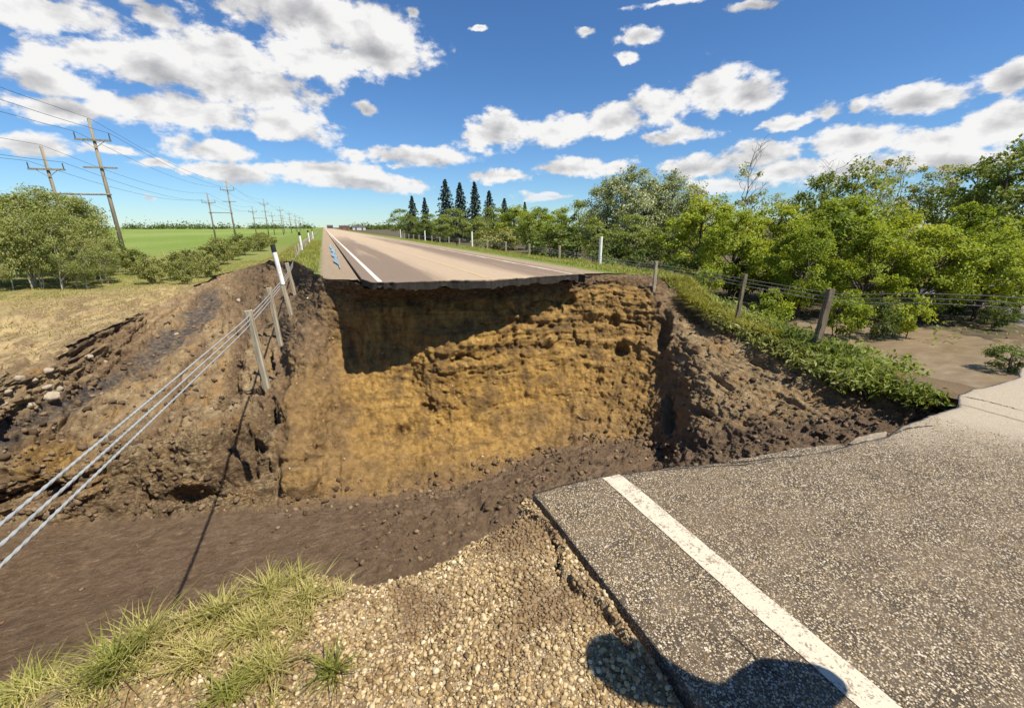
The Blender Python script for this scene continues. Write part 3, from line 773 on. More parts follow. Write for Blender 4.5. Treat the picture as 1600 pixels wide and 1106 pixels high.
m_far, nt, out, g0, sx, c, fm, inst, nA, nB, nC = asphalt_mat('far_asphalt', [(0, (.09, .07, .055)), (.5, (.22, .16, .115)), (1, (.38, .30, .23))], None, .8, .3, .6)
nL = NOISE(nt, POS(nt, (.9, .045, 1)), 1.0, 6, .6)
c = MIX(nt, .6, c, (.27, .20, .145))
xw = M(nt, 'MULTIPLY_ADD', M(nt, 'SUBTRACT', nL, .5), 3.0, sx.outputs[0])
mid_ = M(nt, 'MULTIPLY', SS(nt, xw, 3.2, 4.3), SS(nt, xw, 7.6, 6.3))
c = MIX(nt, M(nt, 'MULTIPLY', M(nt, 'MAXIMUM', mid_, SS(nt, sx.outputs[1], 45, 110)), M(nt, 'MULTIPLY_ADD', nB, .6, .45), clamp=True), c, (.50, .385, .265))
c = MIX(nt, M(nt, 'MULTIPLY', SS(nt, nL, .55, .7), .4), c, (.46, .35, .25))
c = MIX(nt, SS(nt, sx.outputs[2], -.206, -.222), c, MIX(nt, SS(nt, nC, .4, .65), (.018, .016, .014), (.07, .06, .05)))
finish(nt, out, c, .8, M(nt, 'MULTIPLY_ADD', nC, .6, inst), .25, .5, .012)

def slab(name, xs, yf, ys_fun, ztop, thick, mat, **k):
    """a road slab: columns xs, broken front edge yf(x), rows from the edge back"""
    nx = len(xs); rows = ys_fun
    ny = len(rows)
    top = np.zeros((nx, ny, 3))
    for j, r in enumerate(rows):
        top[:, j, 0] = xs; top[:, j, 1] = r(yf); top[:, j, 2] = ztop(xs, top[:, j, 1])
    e = top[:, 0].copy()
    sk = np.stack([e + np.stack([xs * 0, np.sign(rows[-1](yf)[0] - yf[0]) * (.02 + .03 * fbm(np.stack([xs * 7, xs * 0 + q, xs * 0], -1), 3, .6, 60)), xs * 0 - thick * q * (1 + (.55 * fbm(np.stack([xs * 2.3, xs * 0, xs * 0], -1), 4, .65, 66) if q > .9 else 0))], -1) for q in (1, .7, .4, .15)], 1)
    allv = np.concatenate([sk, top], 1)
    V = allv.reshape(-1, 3); F = grid_faces(nx, ny + 4)
    # side walls
    W = []; ex_ = []
    for i in (0, nx - 1):
        b = top[i].copy(); b[:, 2] -= thick
        o = len(V) + sum(len(q) for q in ex_)
        ex_.append(b)
        for j in range(ny - 1):
            a0 = i * (ny + 4) + 4 + j
            W.append((a0, a0 + 1, o + j + 1, o + j) if i == 0 else (a0 + 1, a0, o + j, o + j + 1))
    V = np.concatenate([V] + ex_); F = np.concatenate([F, np.array(W)])
    me = mesh_np(name, V, F)
    return link(name, me, mat, **k)

# far road
rg = np.arange(1.04, 9.16, .035)
farE = [(566, 436), (580, 441), (620, 441), (700, 439), (760, 439), (800, 436), (850, 432), (905, 428), (930, 430)]
fx = []; fy = []
for x, y in farE:
    p = at(x, y, z=-.2); fx.append(p.x); fy.append(p.y)
yf = np.interp(rg, fx, fy) + .11 * fbm(np.stack([rg * 1.9, rg * 0, rg * 0], -1), 5, .66, 61)
rows = [(lambda e, q=q: e * (1 - smooth(q, 0, 3)) + (14.6) * smooth(q, 0, 3) + q) for q in np.concatenate([np.linspace(0, 4, 30), np.geomspace(4.5, 2600, 60)])]
crown = lambda X, Y: -.2 + .05 * (1 - np.abs(X - 5.1) / 4.06) + .004 * fbm(np.stack([X * 3, Y * 3, X * 0], -1), 3, .5, 62)
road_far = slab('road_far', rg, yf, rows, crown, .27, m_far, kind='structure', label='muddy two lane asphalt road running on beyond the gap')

m_line, nt, out = new_mat('white_road_paint')
g0 = POS(nt); nB = NOISE(nt, g0, 14, 6, .7); nC = NOISE(nt, g0, 90, 4, .7)
c = MIX(nt, SS(nt, nB, .55, .8), (.54, .48, .375), (.34, .28, .205))
c = MIX(nt, SS(nt, M(nt, 'MULTIPLY_ADD', nB, .5, M(nt, 'MULTIPLY', nC, .7)), .62, .70), c, (.24, .19, .14))
finish(nt, out, c, .7, nC, .3, .5, .006)
m_lfar, nt, out = new_mat('muddied_white_paint')
g0 = POS(nt); nB = NOISE(nt, g0, 3, 6, .7)
finish(nt, out, MIX(nt, SS(nt, nB, .4, .7), (.74, .68, .60), (.52, .43, .33)), .75)
m_lrt, nt, out = new_mat('faded_white_paint')
nB = NOISE(nt, POS(nt, (3, .5, 1)), 1.0, 6, .7)
finish(nt, out, MIX(nt, SS(nt, nB, .42, .6), (.62, .55, .46), (.42, .33, .245)), .8)
m_yel, nt, out = new_mat('muddied_yellow_paint')
g0 = POS(nt); nB = NOISE(nt, POS(nt, (6, .35, 1)), 1.0, 6, .7)
finish(nt, out, MIX(nt, SS(nt, nB, .40, .56), (.50, .36, .15), (.50, .385, .265)), .8)
def line_strip(name, x0, x1, ya, yb, zf, mat, parent, n=160, wob=0.0):
    ys = np.concatenate([np.linspace(ya, ya + (yb - ya) * .02, n // 2), np.linspace(ya + (yb - ya) * .02, yb, n // 2)[1:]]) if yb - ya > 100 else np.linspace(ya, yb, n)
    V = np.zeros((3, len(ys), 3))
    for i, x in enumerate((x0, (x0 + x1) / 2, x1)):
        xx = x + (wob * fbm(np.stack([ys * 9, ys * 0 + i * 5, ys * 0], -1), 3, .6, 70 + i) if i != 1 else 0)
        V[i] = np.stack([np.broadcast_to(xx, ys.shape), ys, zf(np.broadcast_to(xx, ys.shape), ys)], -1)
    return link(name, mesh_np(name, V, grid_faces(3, len(ys))), mat, parent)
zl = lambda X, Y: crown(X, Y) + .008
line_strip('edge_line', 1.46, 1.61, float(np.interp(1.53, rg, yf)) + .03, 1400, zl, m_lfar, road_far, 300)
line_strip('edge_line', 8.60, 8.75, float(np.interp(8.68, rg, yf)) + .03, 1400, zl, m_lrt, road_far, 300)
line_strip('centre_line', 5.04, 5.16, float(np.interp(5.1, rg, yf)) + .4, 1400, zl, m_yel, road_far, 300)

# near road
rgn = np.concatenate([np.arange(1.0, 6.2, .016), np.arange(6.2, 9.2, .05)])
yfn = np.interp(rgn, ax, ay) + .022 * fbm(np.stack([rgn * 7, rgn * 0, rgn * 0], -1), 5, .7, 63) + .03 * fbm(np.stack([rgn * 1.7, rgn * 0, rgn * 0], -1), 3, .6, 65) * smooth(rgn, 1.6, 2.4)
rows = [(lambda e, q=q: e - q) for q in np.concatenate([np.linspace(0, 2.4, 90), np.linspace(2.6, 45, 20)])]
ntop = lambda X, Y: .004 * fbm(np.stack([X * 2, Y * 2, X * 0], -1), 3, .5, 64) + .028 * (1 - np.abs(X - 5.1) / 4.1) - .028 * (1 - 3.55 / 4.1) - .008 * (1 - smooth(np.interp(X, rgn, yfn) - Y, 0, .06))
road_near = slab('road_near', rgn, yfn, rows, ntop, .15, m_asph, kind='structure', label='speckled asphalt road in the foreground, broken off at the gap')
line_strip('edge_line', 1.480, 1.612, float(np.interp(1.55, rgn, yfn)) - .012, -40, lambda X, Y: ntop(X, Y) + .004, m_line, road_near, 900, .004)

# two plates of asphalt broken from the edge
def plate(poly, thick, drop, tilt, label):
    pts = []
    for i, (x, y) in enumerate(poly):
        p = at(x, y, z=.0)
        pts.append(p)
    c = sum(pts, Vector()) / len(pts)
    bm = bmesh.new()
    vs = [bm.verts.new((p.x - c.x, p.y - c.y, 0)) for p in pts]
    f = bm.faces.new(vs)
    if f.normal.z < 0: f.normal_flip()
    bmesh.ops.subdivide_edges(bm, edges=bm.edges[:], cuts=4, use_grid_fill=True)
    rr = random.Random(len(label))
    for v in bm.verts:
        if v.is_boundary: v.co.x += rr.uniform(-.01, .01); v.co.y += rr.uniform(-.008, .008)
    ret = bmesh.ops.extrude_face_region(bm, geom=bm.faces[:])
    for v in [g for g in ret['geom'] if isinstance(g, bmesh.types.BMVert)]: v.co.z -= thick
    bmesh.ops.recalc_face_normals(bm, faces=bm.faces[:])
    me = bpy.data.meshes.new('broken_asphalt_plate'); bm.to_mesh(me); bm.free()
    o = link('broken_asphalt_plate', me, m_asph, label=label, cat='asphalt plate', group='plates of asphalt broken from the road edge')
    o.location = (c.x, c.y, drop); o.rotation_euler = (tilt, 0, 0)
    return o
plate([(1135, 718.5), (1200, 706), (1250, 697), (1310, 691.5), (1321, 696), (1265, 709), (1200, 713)], .08, -.012, math.radians(-2.5), 'longer broken plate of asphalt tipping off the near road edge')
plate([(1326, 691), (1340, 682), (1360, 676), (1385, 671.5), (1384, 680), (1346, 690)], .08, -.010, math.radians(-2), 'shorter broken plate of asphalt beside a dark crack at the road edge')

m_crack = new_mat('crack_painted_shade')  # flat dark strips on the slab paint the shade inside cracks
m_crack, nt, out = m_crack
finish(nt, out, RAMP(nt, NOISE(nt, POS(nt), 60, 4, .6), [(.35, (.018, .014, .010)), (.65, (.05, .038, .026))]), .95)
def crack(pts, w, seed):
    P_ = [at(x, y, z=0.0) for x, y in pts]
    xs_ = np.array([p.x for p in P_]); ys_ = np.array([p.y for p in P_])
    u = np.linspace(0, 1, 60); k = np.linspace(0, 1, len(P_))
    x = np.interp(u, k, xs_); y = np.interp(u, k, ys_)
    P2 = np.stack([u * 25, u * 0 + seed, u * 0], -1)
    x = x + .012 * fbm(P2, 4, .6, seed); y = y + .008 * fbm(P2 + 9, 4, .6, seed)
    ww = w * np.clip(.6 + 1.1 * fbm(P2 * 1.6 + 3, 3, .6, seed), .08, 2) * np.sin(np.pi * np.clip(u, .01, .99)) ** .4
    tx_ = np.gradient(x); ty_ = np.gradient(y); L_ = np.hypot(tx_, ty_)
    nx_, ny_ = -ty_ / L_, tx_ / L_
    V = np.stack([np.stack([x + sgn * nx_ * ww, y + sgn * ny_ * ww, ntop(x + sgn * nx_ * ww, y + sgn * ny_ * ww) + .0035], -1) for sgn in (-1, 1)], 0)
    link('crack', mesh_np('crack', V, grid_faces(2, 60)), m_crack, road_near)
crack([(1137, 985), (1165, 1012), (1190, 1035), (1230, 1068)], .004, 3)
crack([(1000, 735), (1080, 731), (1160, 727), (1240, 717)], .006, 4)
crack([(1383, 684), (1420, 672), (1460, 668)], .010, 5)
crack([(1500, 622), (1540, 630), (1600, 646)], .010, 6)
# ------------------------------------------------------------------ simple materials
def wood_mat(name, c0, c1, sc=(18, 18, 1.2)):
    m, nt, out = new_mat(name)
    tcn = N(nt, 'ShaderNodeTexCoord').outputs['Object']
    mp = N(nt, 'ShaderNodeMapping', {'Vector': tcn, 'Scale': sc}).outputs[0]
    n = NOISE(nt, mp, 1.0, 6, .65)
    c = MIX(nt, SS(nt, n, .3, .7), c0, c1)
    c = MIX(nt, SS(nt, NOISE(nt, mp, .6, 3, .6, 1.0), .62, .68), c, tuple(v * .3 for v in c0))
    finish(nt, out, c, .85, n, .2, .6, .01)
    return m
m_post = wood_mat('weathered_post_timber', (.26, .21, .14), (.46, .41, .31))
m_dpost = wood_mat('dark_grey_timber', (.13, .10, .065), (.27, .22, .15))  # darker timber tone for two of the right guard posts
m_pole = wood_mat('pole_timber', (.17, .145, .105), (.30, .265, .20), (9, 9, .5))
def plain(name, col, rough=.6, metal=0.0, var=.15, scale=6.0):
    m, nt, out = new_mat(name)
    n = NOISE(nt, N(nt, 'ShaderNodeTexCoord').outputs['Object'], scale, 5, .65)
    c = MIX(nt, SS(nt, n, .35, .7), col, tuple(v * (1 - 2.2 * var) for v in col))
    finish(nt, out, c, rough, n, .4, .3, .01, Metallic=metal)
    return m
m_white = plain('white_sleeve', (.78, .77, .73), .45, 0, .06)
m_black = plain('black_cap', (.02, .02, .022), .5)
m_galv = plain('galvanised_steel', (.62, .62, .58), .42, .55, .10)
m_wire = plain('dark_wire', (.06, .065, .07), .5, .3)
m_ins = plain('insulator_glaze', (.07, .075, .085), .25)
m_stone, nt, out = new_mat('pale_rock')
tcn = N(nt, 'ShaderNodeTexCoord').outputs['Object']
n = NOISE(nt, tcn, 5, 6, .65)
finish(nt, out, RAMP(nt, n, [(.3, (.19, .145, .10)), (.5, (.36, .30, .225)), (.72, (.47, .41, .33))]), .9, n, .2, .6, .05)

# ------------------------------------------------------------------ guard cables
LX = -1.9
mid_pts = [(0, 852), (85, 776), (170, 700), (300, 583), (387, 503), (420, 467), (447, 434), (458, 412), (467, 394)]
cps = [at(x, y, X=LX) for x, y in mid_pts]
cy_ = [-9.0, -2.0] + [p.y for p in cps] + [48, 56, 90, 150, 300]
cz_ = [.45, .12] + [p.z for p in cps] + [.14, .16, .18, .18, .18]
def rope(name, xf, zf, ya, yb, rad, fine_to, mat, **k):
    """three-strand cable; the strands are laid round the axis"""
    ys = np.concatenate([np.arange(ya, fine_to, .016), np.arange(fine_to, yb, .8)]) if fine_to > ya else np.arange(ya, yb, .6)
    x = xf(ys); z = zf(ys)
    ns = 12
    th = np.linspace(0, 2 * np.pi, ns, endpoint=False)
    phase = ys * 2 * np.pi / .26
    r = rad * (1 + .22 * np.cos(3 * (th[None] - phase[:, None]))) if fine_to > ya else rad * np.ones((len(ys), ns))
    V = np.stack([x[:, None] + r * np.cos(th), np.repeat(ys[:, None], ns, 1), z[:, None] + r * np.sin(th)], -1)
    i = np.arange(len(ys) * ns).reshape(len(ys), ns); j = np.roll(i, -1, 1)
    F = np.stack([i[:-1], j[:-1], j[1:], i[1:]], -1).reshape(-1, 4)
    return link(name, mesh_np(name, V, F), mat, **k)
for k, word in ((1, 'uppermost of the three steel guard cables sagging across the gap at left'), (0, 'middle one of three steel guard cables sagging across the gap at left'), (-1, 'lowest of the three steel guard cables sagging across the gap at left')):
    rope('guard_cable', lambda y: LX + y * 0 + .012 * k, lambda y: pchip(cy_, cz_, y) + .115 * k, -9, 300, .0105, 24, m_galv, label=word, cat='cable', group='guard cables left of the road')
RX = 13.5
m_rcab = plain('dull_cable_steel', (.30, .29, .27), .5, .4, .10)
rt = [(1600, 474), (1450, 466), (1298, 464), (1230, 452), (1165, 441), (1095, 428), (1025, 417), (980, 411), (938, 404)]
rps = [at(x, y, X=RX) for x, y in rt]
ry = [-20.0] + [p.y for p in rps] + [30, 42, 90, 320]
rz = [.2] + [p.z for p in rps] + [.15, .2, .25, .25]
for k, word in ((1, 'uppermost wire of the guard cable in front of the right trees'), (0, 'middle wire of the guard cable in front of the right trees'), (-1, 'lowest wire of the guard cable in front of the right trees')):
    rope('guard_cable', lambda y: RX - .09 + y * 0 + .01 * k, lambda y: pchip(ry, rz, y) + .115 * k, -20, 320, .009, -99, m_rcab, label=word, cat='cable', group='guard cables right of the road')

# ------------------------------------------------------------------ guard posts
ORD = ['first', 'second', 'third', 'fourth']
def timber_mesh(L, w=.15):
    mb = MB()
    n = 7
    V = []; rr = random.Random(int(L * 1000))
    for i in range(n + 1):
        z = -L * i / n
        j = [rr.uniform(-.006, .006) for _ in range(8)]
        q = w / 2 - .012
        ring = [(-w/2, -q), (-q, -w/2), (q, -w/2), (w/2, -q), (w/2, q), (q, w/2), (.012, w/2), (.006, w/2 - .03), (-.006, w/2 - .03), (-.012, w/2), (-q, w/2), (-w/2, q)]
        V.append([(x + j[a % 8], y + j[(a + 3) % 8], z + (.012 * (a % 3) if i == 0 else 0)) for a, (x, y) in enumerate(ring)])
    m = len(V[0])
    mb.v = [p for r in V for p in r]
    for i in range(n):
        for a in range(m):
            b = (a + 1) % m
            mb.f.append((i * m + a, (i + 1) * m + a, (i + 1) * m + b, i * m + b))
    mb.f.append(tuple(range(m))); mb.f.append(tuple(n * m + a for a in range(m - 1, -1, -1)))
    return mb.mesh('timber')
_tm = {}
def post(top, bottom, label, group, white=False, mat=None, w=.125, clip_z=None, sleeve=1.55):
    top = Vector(top); bottom = Vector(bottom)
    ax_ = (top - bottom); L = ax_.length
    o = empty('guard_post', top, label, 'guard post', group)
    o.rotation_euler = ax_.to_track_quat('Z', 'Y').to_euler()
    key = (round(L, 1), w)
    if key not in _tm: _tm[key] = timber_mesh(key[0], w)
    t = link('timber', _tm[key], mat or m_post, o)
    if white:
        if 's' not in _tm:
            _tm['s'] = MB().tube([(0, 0, -sleeve), (0, 0, .02)], .086, 14).mesh('sleeve', False)
            _tm['s'].materials.append(m_white)
            _tm['c'] = MB().tube([(0, 0, -.26), (0, 0, -.25), (0, 0, .03), (0, 0, .045)], [.086, .092, .092, .07], 14).mesh('cap')
            _tm['c'].materials.append(m_black)
        link('white_sleeve', _tm['s'], None, o); link('black_cap', _tm['c'], None, o)
    if clip_z is not None:
        if 'k' not in _tm:
            _tm['k'] = MB().box((0, -.086, 0), (.05, .03, .07)).tube([(-.02, -.11, 0), (.02, -.11, 0)], .018, 8).mesh('cable_clip')
            _tm['k'].materials.append(m_galv)
        for dz in (.115, 0, -.115):
            c = link('cable_clip', _tm['k'], None, o); c.location = (0, 0, clip_z + dz)
    return o
def hang(x0, y0, x1, y1, label, group, X=LX, stretch=0.0, **k):
    a = at(x0, y0, X=X)
    d = (a - Vector((0, 0, CAM_Z))); fw = d.x * SYW + d.y * CYW
    r = ray(x1, y1); t = fw / (r[0] * SYW + r[1] * CYW)
    b = Vector((r[0] * t, r[1] * t, CAM_Z + r[2] * t))
    return post(a, b + (b - a) * stretch, label, group, **k)
gl = 'guard posts along the left cable'
hang(388, 486, 418, 607, 'bare timber post hanging lowest and nearest from the left cables', gl, clip_z=-.16)
hang(420, 450, 439, 540, 'bare timber post hanging second nearest from the left cables', gl, X=LX, clip_z=-.16)
hang(426, 384, 457, 500, 'tall white post with black top leaning across the left cables', gl, white=True, X=LX - .05, w=.13)
hang(448, 411, 463, 469, 'slim bare timber post just right of the leaning white post', gl, clip_z=-.16, w=.13)
hang(459, 404, 467, 440, 'short bare timber post at the grass edge of the left scour', gl, clip_z=-.16, w=.13)
for i in range(16):
    y = 33.2 + 4.4 * i
    z = float(G(LX, y))
    wh = i in (2, 7, 12)
    ztop = z + (1.55 if wh else .72)
    lab = ['', '']
    if wh:
        lb = {2: 'nearer white marker post with black top standing left of far road', 7: 'farther white marker post with black top standing left of far road', 12: 'farthest white marker post left of far road'}[i]
    else:
        lb = (('first' if i == 0 else 'second') + ' short timber post before the nearer white marker left of far road') if i < 2 else ORD[(i - 3) % 5] + ' short timber post beyond the ' + ('nearer' if i < 7 else 'farther' if i < 12 else 'farthest') + ' white marker left of far road'
    post((LX - .03 * (i % 3), y, ztop), (LX, y, z - .35), lb, 'guard posts along the left cable', white=wh)
gr_ = 'guard posts along the right cable'
hang(1298, 452, 1277, 534, 'thick grey timber post leaning over collapsed greenery right', gr_, X=RX, mat=m_dpost, w=.175, stretch=.15)
hang(1165, 429, 1150, 504, 'leaning timber post above the grassy ridge right', gr_, X=RX, mat=m_dpost, w=.115, stretch=.2)
hang(1026, 409, 1019, 472, 'timber post dangling at the right end of the earth cliff', gr_, X=12.15, mat=m_post, w=.11, stretch=.05)
for i in range(16):
    y = 19.7 + 4.46 * i
    z = float(G(RX, y))
    wh = i % 5 == 0
    if wh:
        lb = {0: 'nearest white marker post standing right of far road', 5: 'second white marker post right of far road', 10: 'third white marker post right of far road', 15: 'most distant white marker post right of far road'}[i]
    else:
        lb = ORD[i % 5 - 1] + ' short timber post beyond the ' + ['nearest', 'second', 'third'][i // 5] + ' white marker right of far road'
    o = post((RX, y, z + (1.45 if wh else .8)), (RX, y, z - .35), lb, gr_, white=wh)
    if wh:
        for c in list(o.children):
            if c.name.startswith('black_cap'): bpy.data.objects.remove(c)
p0, p1 = at(252, 391, X=-13.0), at(268, 414, X=-12.6)
p1.z = min(p1.z, float(G(p1.x, p1.y)) - .05)
MB().tube([p0, p1], [.05, .06], 8).build('marker_stake', plain('yellow_stake', (.55, .44, .13), .6), label='thin yellowish marker stake leaning in the left brush', cat='stake')

# ------------------------------------------------------------------ power line
TX, TX2 = -20.0, -24.2
def tower(x, y, lean, label):
    gz = float(G(x, y))
    o = empty('power_line_tower', (x, y, gz), label, 'power pole', 'twin-pole power line towers')
    o.rotation_euler = (0, lean, 0)
    dx = TX2 - TX
    mp = m_pole
    p = MB().tube([(0, 0, -.5), (0, 0, 7), (0, 0, 14.4)], [.21, .17, .12], 10).build('tall_pole', mp, o, True)
    a = MB().box((0, -.2, 12.45), (2.9, .12, .16)).build('crossarm', mp, o)
    for s in (-1, 1):
        MB().tube([(s * 1.35, -.2, 12.5), (s * 1.35, -.2, 12.65), (s * 1.35, -.2, 13.1)], [.07, .05, .05], 8).build('insulator', m_ins, a)
        MB().tube([(s * .9, -.2, 12.4), (0, -.18, 11.7)], .03, 6).build('brace', m_pole, a)
    b = MB().box((0, -.2, 9.9), (2.7, .12, .15)).build('crossarm', mp, o)
    MB().tube([(dx, 0, -.5), (dx, 0, 6), (dx, 0, 11.7)], [.19, .16, .12], 10).build('short_pole', mp, o, True)
    c = MB().box((dx, -.2, 9.6), (2.8, .12, .16)).build('crossarm', mp, o)
    for s in (-1, 1):
        MB().tube([(dx + s * 1.3, -.2, 9.65), (dx + s * 1.3, -.2, 9.8), (dx + s * 1.3, -.2, 10.2)], [.07, .05, .05], 8).build('insulator', m_ins, c)
        MB().tube([(dx + s * .8, -.2, 9.55), (dx, -.18, 8.9)], .03, 6).build('brace', m_pole, c)
    MB().tube([(dx - .4, -.22, 7.35), (.3, -.22, 7.35)], .085, 8).build('tie_beam', mp, o, True)
    return o
TY = [59.6, 126, 197, 266, 334, 402, 470, 540]
TL = ['nearest and tallest twin power pole leaning left beside the thicket', 'second twin power pole from the viewer, standing over the field bushes', 'third twin power pole along the field', 'fourth twin power pole, small in the distance', 'fifth twin power pole, tiny near the horizon', 'sixth twin power pole, tiny near the horizon', 'seventh twin power pole at the horizon', 'eighth and farthest twin power pole at the horizon']
for y, lb in zip(TY, TL):
    tower(TX, y, -.012 if y < 100 else 0.0, lb)
WIRES = [(0, 14.4, 'topmost overhead wire along the tall poles'), (-1.35, 13.1, 'overhead wire on the left insulators of the tall poles'), (1.35, 13.1, 'overhead wire on the right insulators of the tall poles'),
         (TX2 - TX, 11.7, 'overhead wire along the tops of the short poles'), (TX2 - TX - 1.3, 10.2, 'overhead wire on the left insulators of the short poles'), (TX2 - TX + 1.3, 10.2, 'overhead wire on the right insulators of the short poles')]
for wx, wz, lb in WIRES:
    pts = []
    yy = [-8.0] + TY
    for a, b in zip(yy[:-1], yy[1:]):
        for i in range(12):
            f = i / 12
            pts.append((TX + wx - .012 * wz * (1 if a == 59.6 and f == 0 else 0), a + (b - a) * f, float(G(TX, 60, False)) + wz - 5.2 * f * (1 - f)))
    pts.append((TX + wx, yy[-1], -2.5 + wz))
    MB().tube(pts, .017, 5).build('overhead_wire', m_wire, None, True, label=lb, cat='wire', group='overhead wires')

# ------------------------------------------------------------------ rocks, roots, puddle
def rock_mesh(seed, flat=.6):
    bm = bmesh.new()
    bmesh.ops.create_icosphere(bm, subdivisions=3, radius=1.0)
    V = np.array([v.co[:] for v in bm.verts])
    d = 1 + .42 * fbm(V * 1.3 + seed * 7.1, 3, .5, seed) + .10 * fbm(V * 4 + seed, 3, .6, seed + 1, ridged=True)
    for v, k in zip(bm.verts, d):
        v.co *= k; v.co.z *= flat
    me = bpy.data.meshes.new('rock'); bm.to_mesh(me); bm.free()
    me.polygons.foreach_set('use_smooth', [True] * len(me.polygons))
    return me
rocks = [rock_mesh(s, .55 + .1 * (s % 3)) for s in range(5)]
RK = [(74, 578, 15, 'pale rock highest of the left boulder cluster'), (32, 590, 15, 'pale rock left in the upper row of the left boulder cluster'), (51, 593, 11, 'small pale rock between two others in the left cluster'), (73, 604, 13, 'pale rock above the biggest one in the left cluster'),
      (93, 606, 11, 'rounded pale rock at the right end of the left cluster'), (77, 617, 22, 'biggest broad pale rock of the left cluster'), (49, 633, 15, 'pale rock lowest of the left cluster by the dark stream'), (11, 611, 12, 'pale rock near the left picture edge'), (6, 630, 10, 'small pale rock at the left picture edge'),
      (163, 565, 9, 'lone flat pale rock on the far side of the dark stream'), (138, 556, 10, 'pale rock near the foot of the left grass bank'), (331, 639, 9, 'small pale rock under the guard cables'), (316, 641, 7, 'tiny pale rock under the guard cables'), (275, 521, 8, 'grey rock by the upper end of the dark stream'), (372, 470, 10, 'grey rock below the head of the left scour')]
for i, (x, y, wpx, lb) in enumerate(RK):
    p, nn = on_earth(x, y)
    s = wpx / F_PX * (p - Vector((0, 0, CAM_Z))).length * .5
    o = link('rock', rocks[i % 5], m_stone, label=lb, cat='rock', group='rocks in the left scour')
    s *= .72
    o.location = p + Vector((0, 0, -s * .12)); o.scale = (s, s * .8, s * .95); o.rotation_euler = (i * .7 % .6, i * .4 % .5, i * 1.3)

m_root = plain('dark_root', (.05, .038, .026), .9, 0, .2)
def roots(cpx, lab, seed, n=9):
    rr = random.Random(seed)
    p, nn = on_earth(*cpx)
    o = empty('exposed_root', p, lab, 'roots', 'exposed roots')
    view = (Vector((0, 0, CAM_Z)) - p).normalized()
    for k in range(n):
        d = Vector((rr.uniform(-1, 1), rr.uniform(-.3, .3), rr.uniform(-.9, .5))).normalized()
        L = rr.uniform(.35, 1.1); pts = [view * .06]
        for s in range(6):
            d = (d + Vector((rr.uniform(-.5, .5), rr.uniform(-.3, .3), rr.uniform(-.6, .3)))).normalized()
            pts.append(pts[-1] + d * L / 6 + view * .02)
        MB().tube(pts, [.035 * rr.uniform(.5, 1) * (1 - i / 7.5) for i in range(7)], 5).build('root', m_root, o, True)
roots((400, 608), 'dark tangled roots at the foot of the nearest hanging post', 3, 10)
roots((908, 655), 'dark strand added on the lower golden cliff for a cable shadow', 5, 4)  # added strands draw the guard cable's shadow line on the cliff
roots((425, 505), 'dark roots behind the hanging posts', 8, 6)

m_water, nt, out = new_mat('puddle_water')
n = NOISE(nt, POS(nt, (3, 1, 1)), 4, 3, .5)
finish(nt, out, (.10, .095, .085), .06, n, .5, .05, .01)
ys_ = np.linspace(21, 52, 120)
q_ = np.stack([ys_ * .35, ys_ * 0, ys_ * 0], -1)
cx_ = .50 + .12 * fbm(q_, 3, .5, 90)
hw_ = .17 * np.clip(.75 + 1.1 * fbm(q_ * 2.2, 4, .6, 92), .45, 1.5) * np.sin(np.pi * np.linspace(.01, .99, 120)) ** .5
me = mesh_np('puddle', np.stack([np.stack([cx_ + sg * hw_, ys_, ys_ * 0 - .215], -1) for sg in (-1, 1)], 0), grid_faces(2, 120))
link('puddle', me, m_water, kind='structure', label='narrow puddle reflecting the sky on the left shoulder')
# ------------------------------------------------------------------ foliage
def leaf_mat(name, cols, trans=.35, rough=.6):
    m, nt, out = new_mat(name)
    g = N(nt, 'ShaderNodeNewGeometry')
    r = g.outputs['Random Per Island']
    oi = N(nt, 'ShaderNodeObjectInfo').outputs['Random']
    n = NOISE(nt, g.outputs['Position'], .55, 3, .6)
    f = M(nt, 'ADD', M(nt, 'MULTIPLY', r, .55), M(nt, 'ADD', M(nt, 'MULTIPLY', oi, .30), M(nt, 'MULTIPLY_ADD', n, 1.0, -.38)))
    c = RAMP(nt, f, cols)
    d = N(nt, 'ShaderNodeBsdfPrincipled', {'Base Color': c, 'Roughness': rough, 'Specular IOR Level': .3})
    tcol = MIX(nt, 1.0, c, (1.25, 1.15, .55), 'MULTIPLY')
    t = N(nt, 'ShaderNodeBsdfTranslucent', {'Color': tcol})
    mx = N(nt, 'ShaderNodeMixShader', {0: trans, 1: d.outputs[0], 2: t.outputs[0]})
    nt.links.new(mx.outputs[0], out.inputs['Surface'])
    return m
L_poplar = leaf_mat('poplar_leaf', [(0, (.12, .15, .06)), (.35, (.27, .31, .13)), (.7, (.42, .45, .25)), (1, (.58, .59, .41))], .32, .42)
L_aspen = leaf_mat('aspen_leaf', [(0, (.12, .15, .045)), (.45, (.26, .30, .10)), (1, (.44, .45, .20))], .42)
L_maple = leaf_mat('maple_leaf', [(0, (.07, .115, .012)), (.35, (.18, .25, .022)), (.7, (.32, .385, .036)), (1, (.47, .48, .07))], .45)
L_elm = leaf_mat('elm_leaf', [(0, (.08, .12, .024)), (.45, (.19, .25, .05)), (1, (.34, .38, .10))], .42)
L_dark = leaf_mat('shrub_leaf', [(0, (.040, .065, .014)), (.5, (.095, .14, .028)), (1, (.20, .25, .055))], .35)
L_willow = leaf_mat('willow_leaf', [(0, (.12, .16, .04)), (.4, (.235, .275, .075)), (.75, (.37, .39, .14)), (1, (.49, .49, .24))], .42)
L_bush = leaf_mat('bush_leaf', [(0, (.10, .13, .034)), (.5, (.21, .235, .06)), (1, (.36, .355, .12))], .38)
L_spruce = leaf_mat('spruce_needle', [(0, (.014, .026, .014)), (.5, (.028, .050, .024)), (1, (.060, .085, .040))], .1, .7)
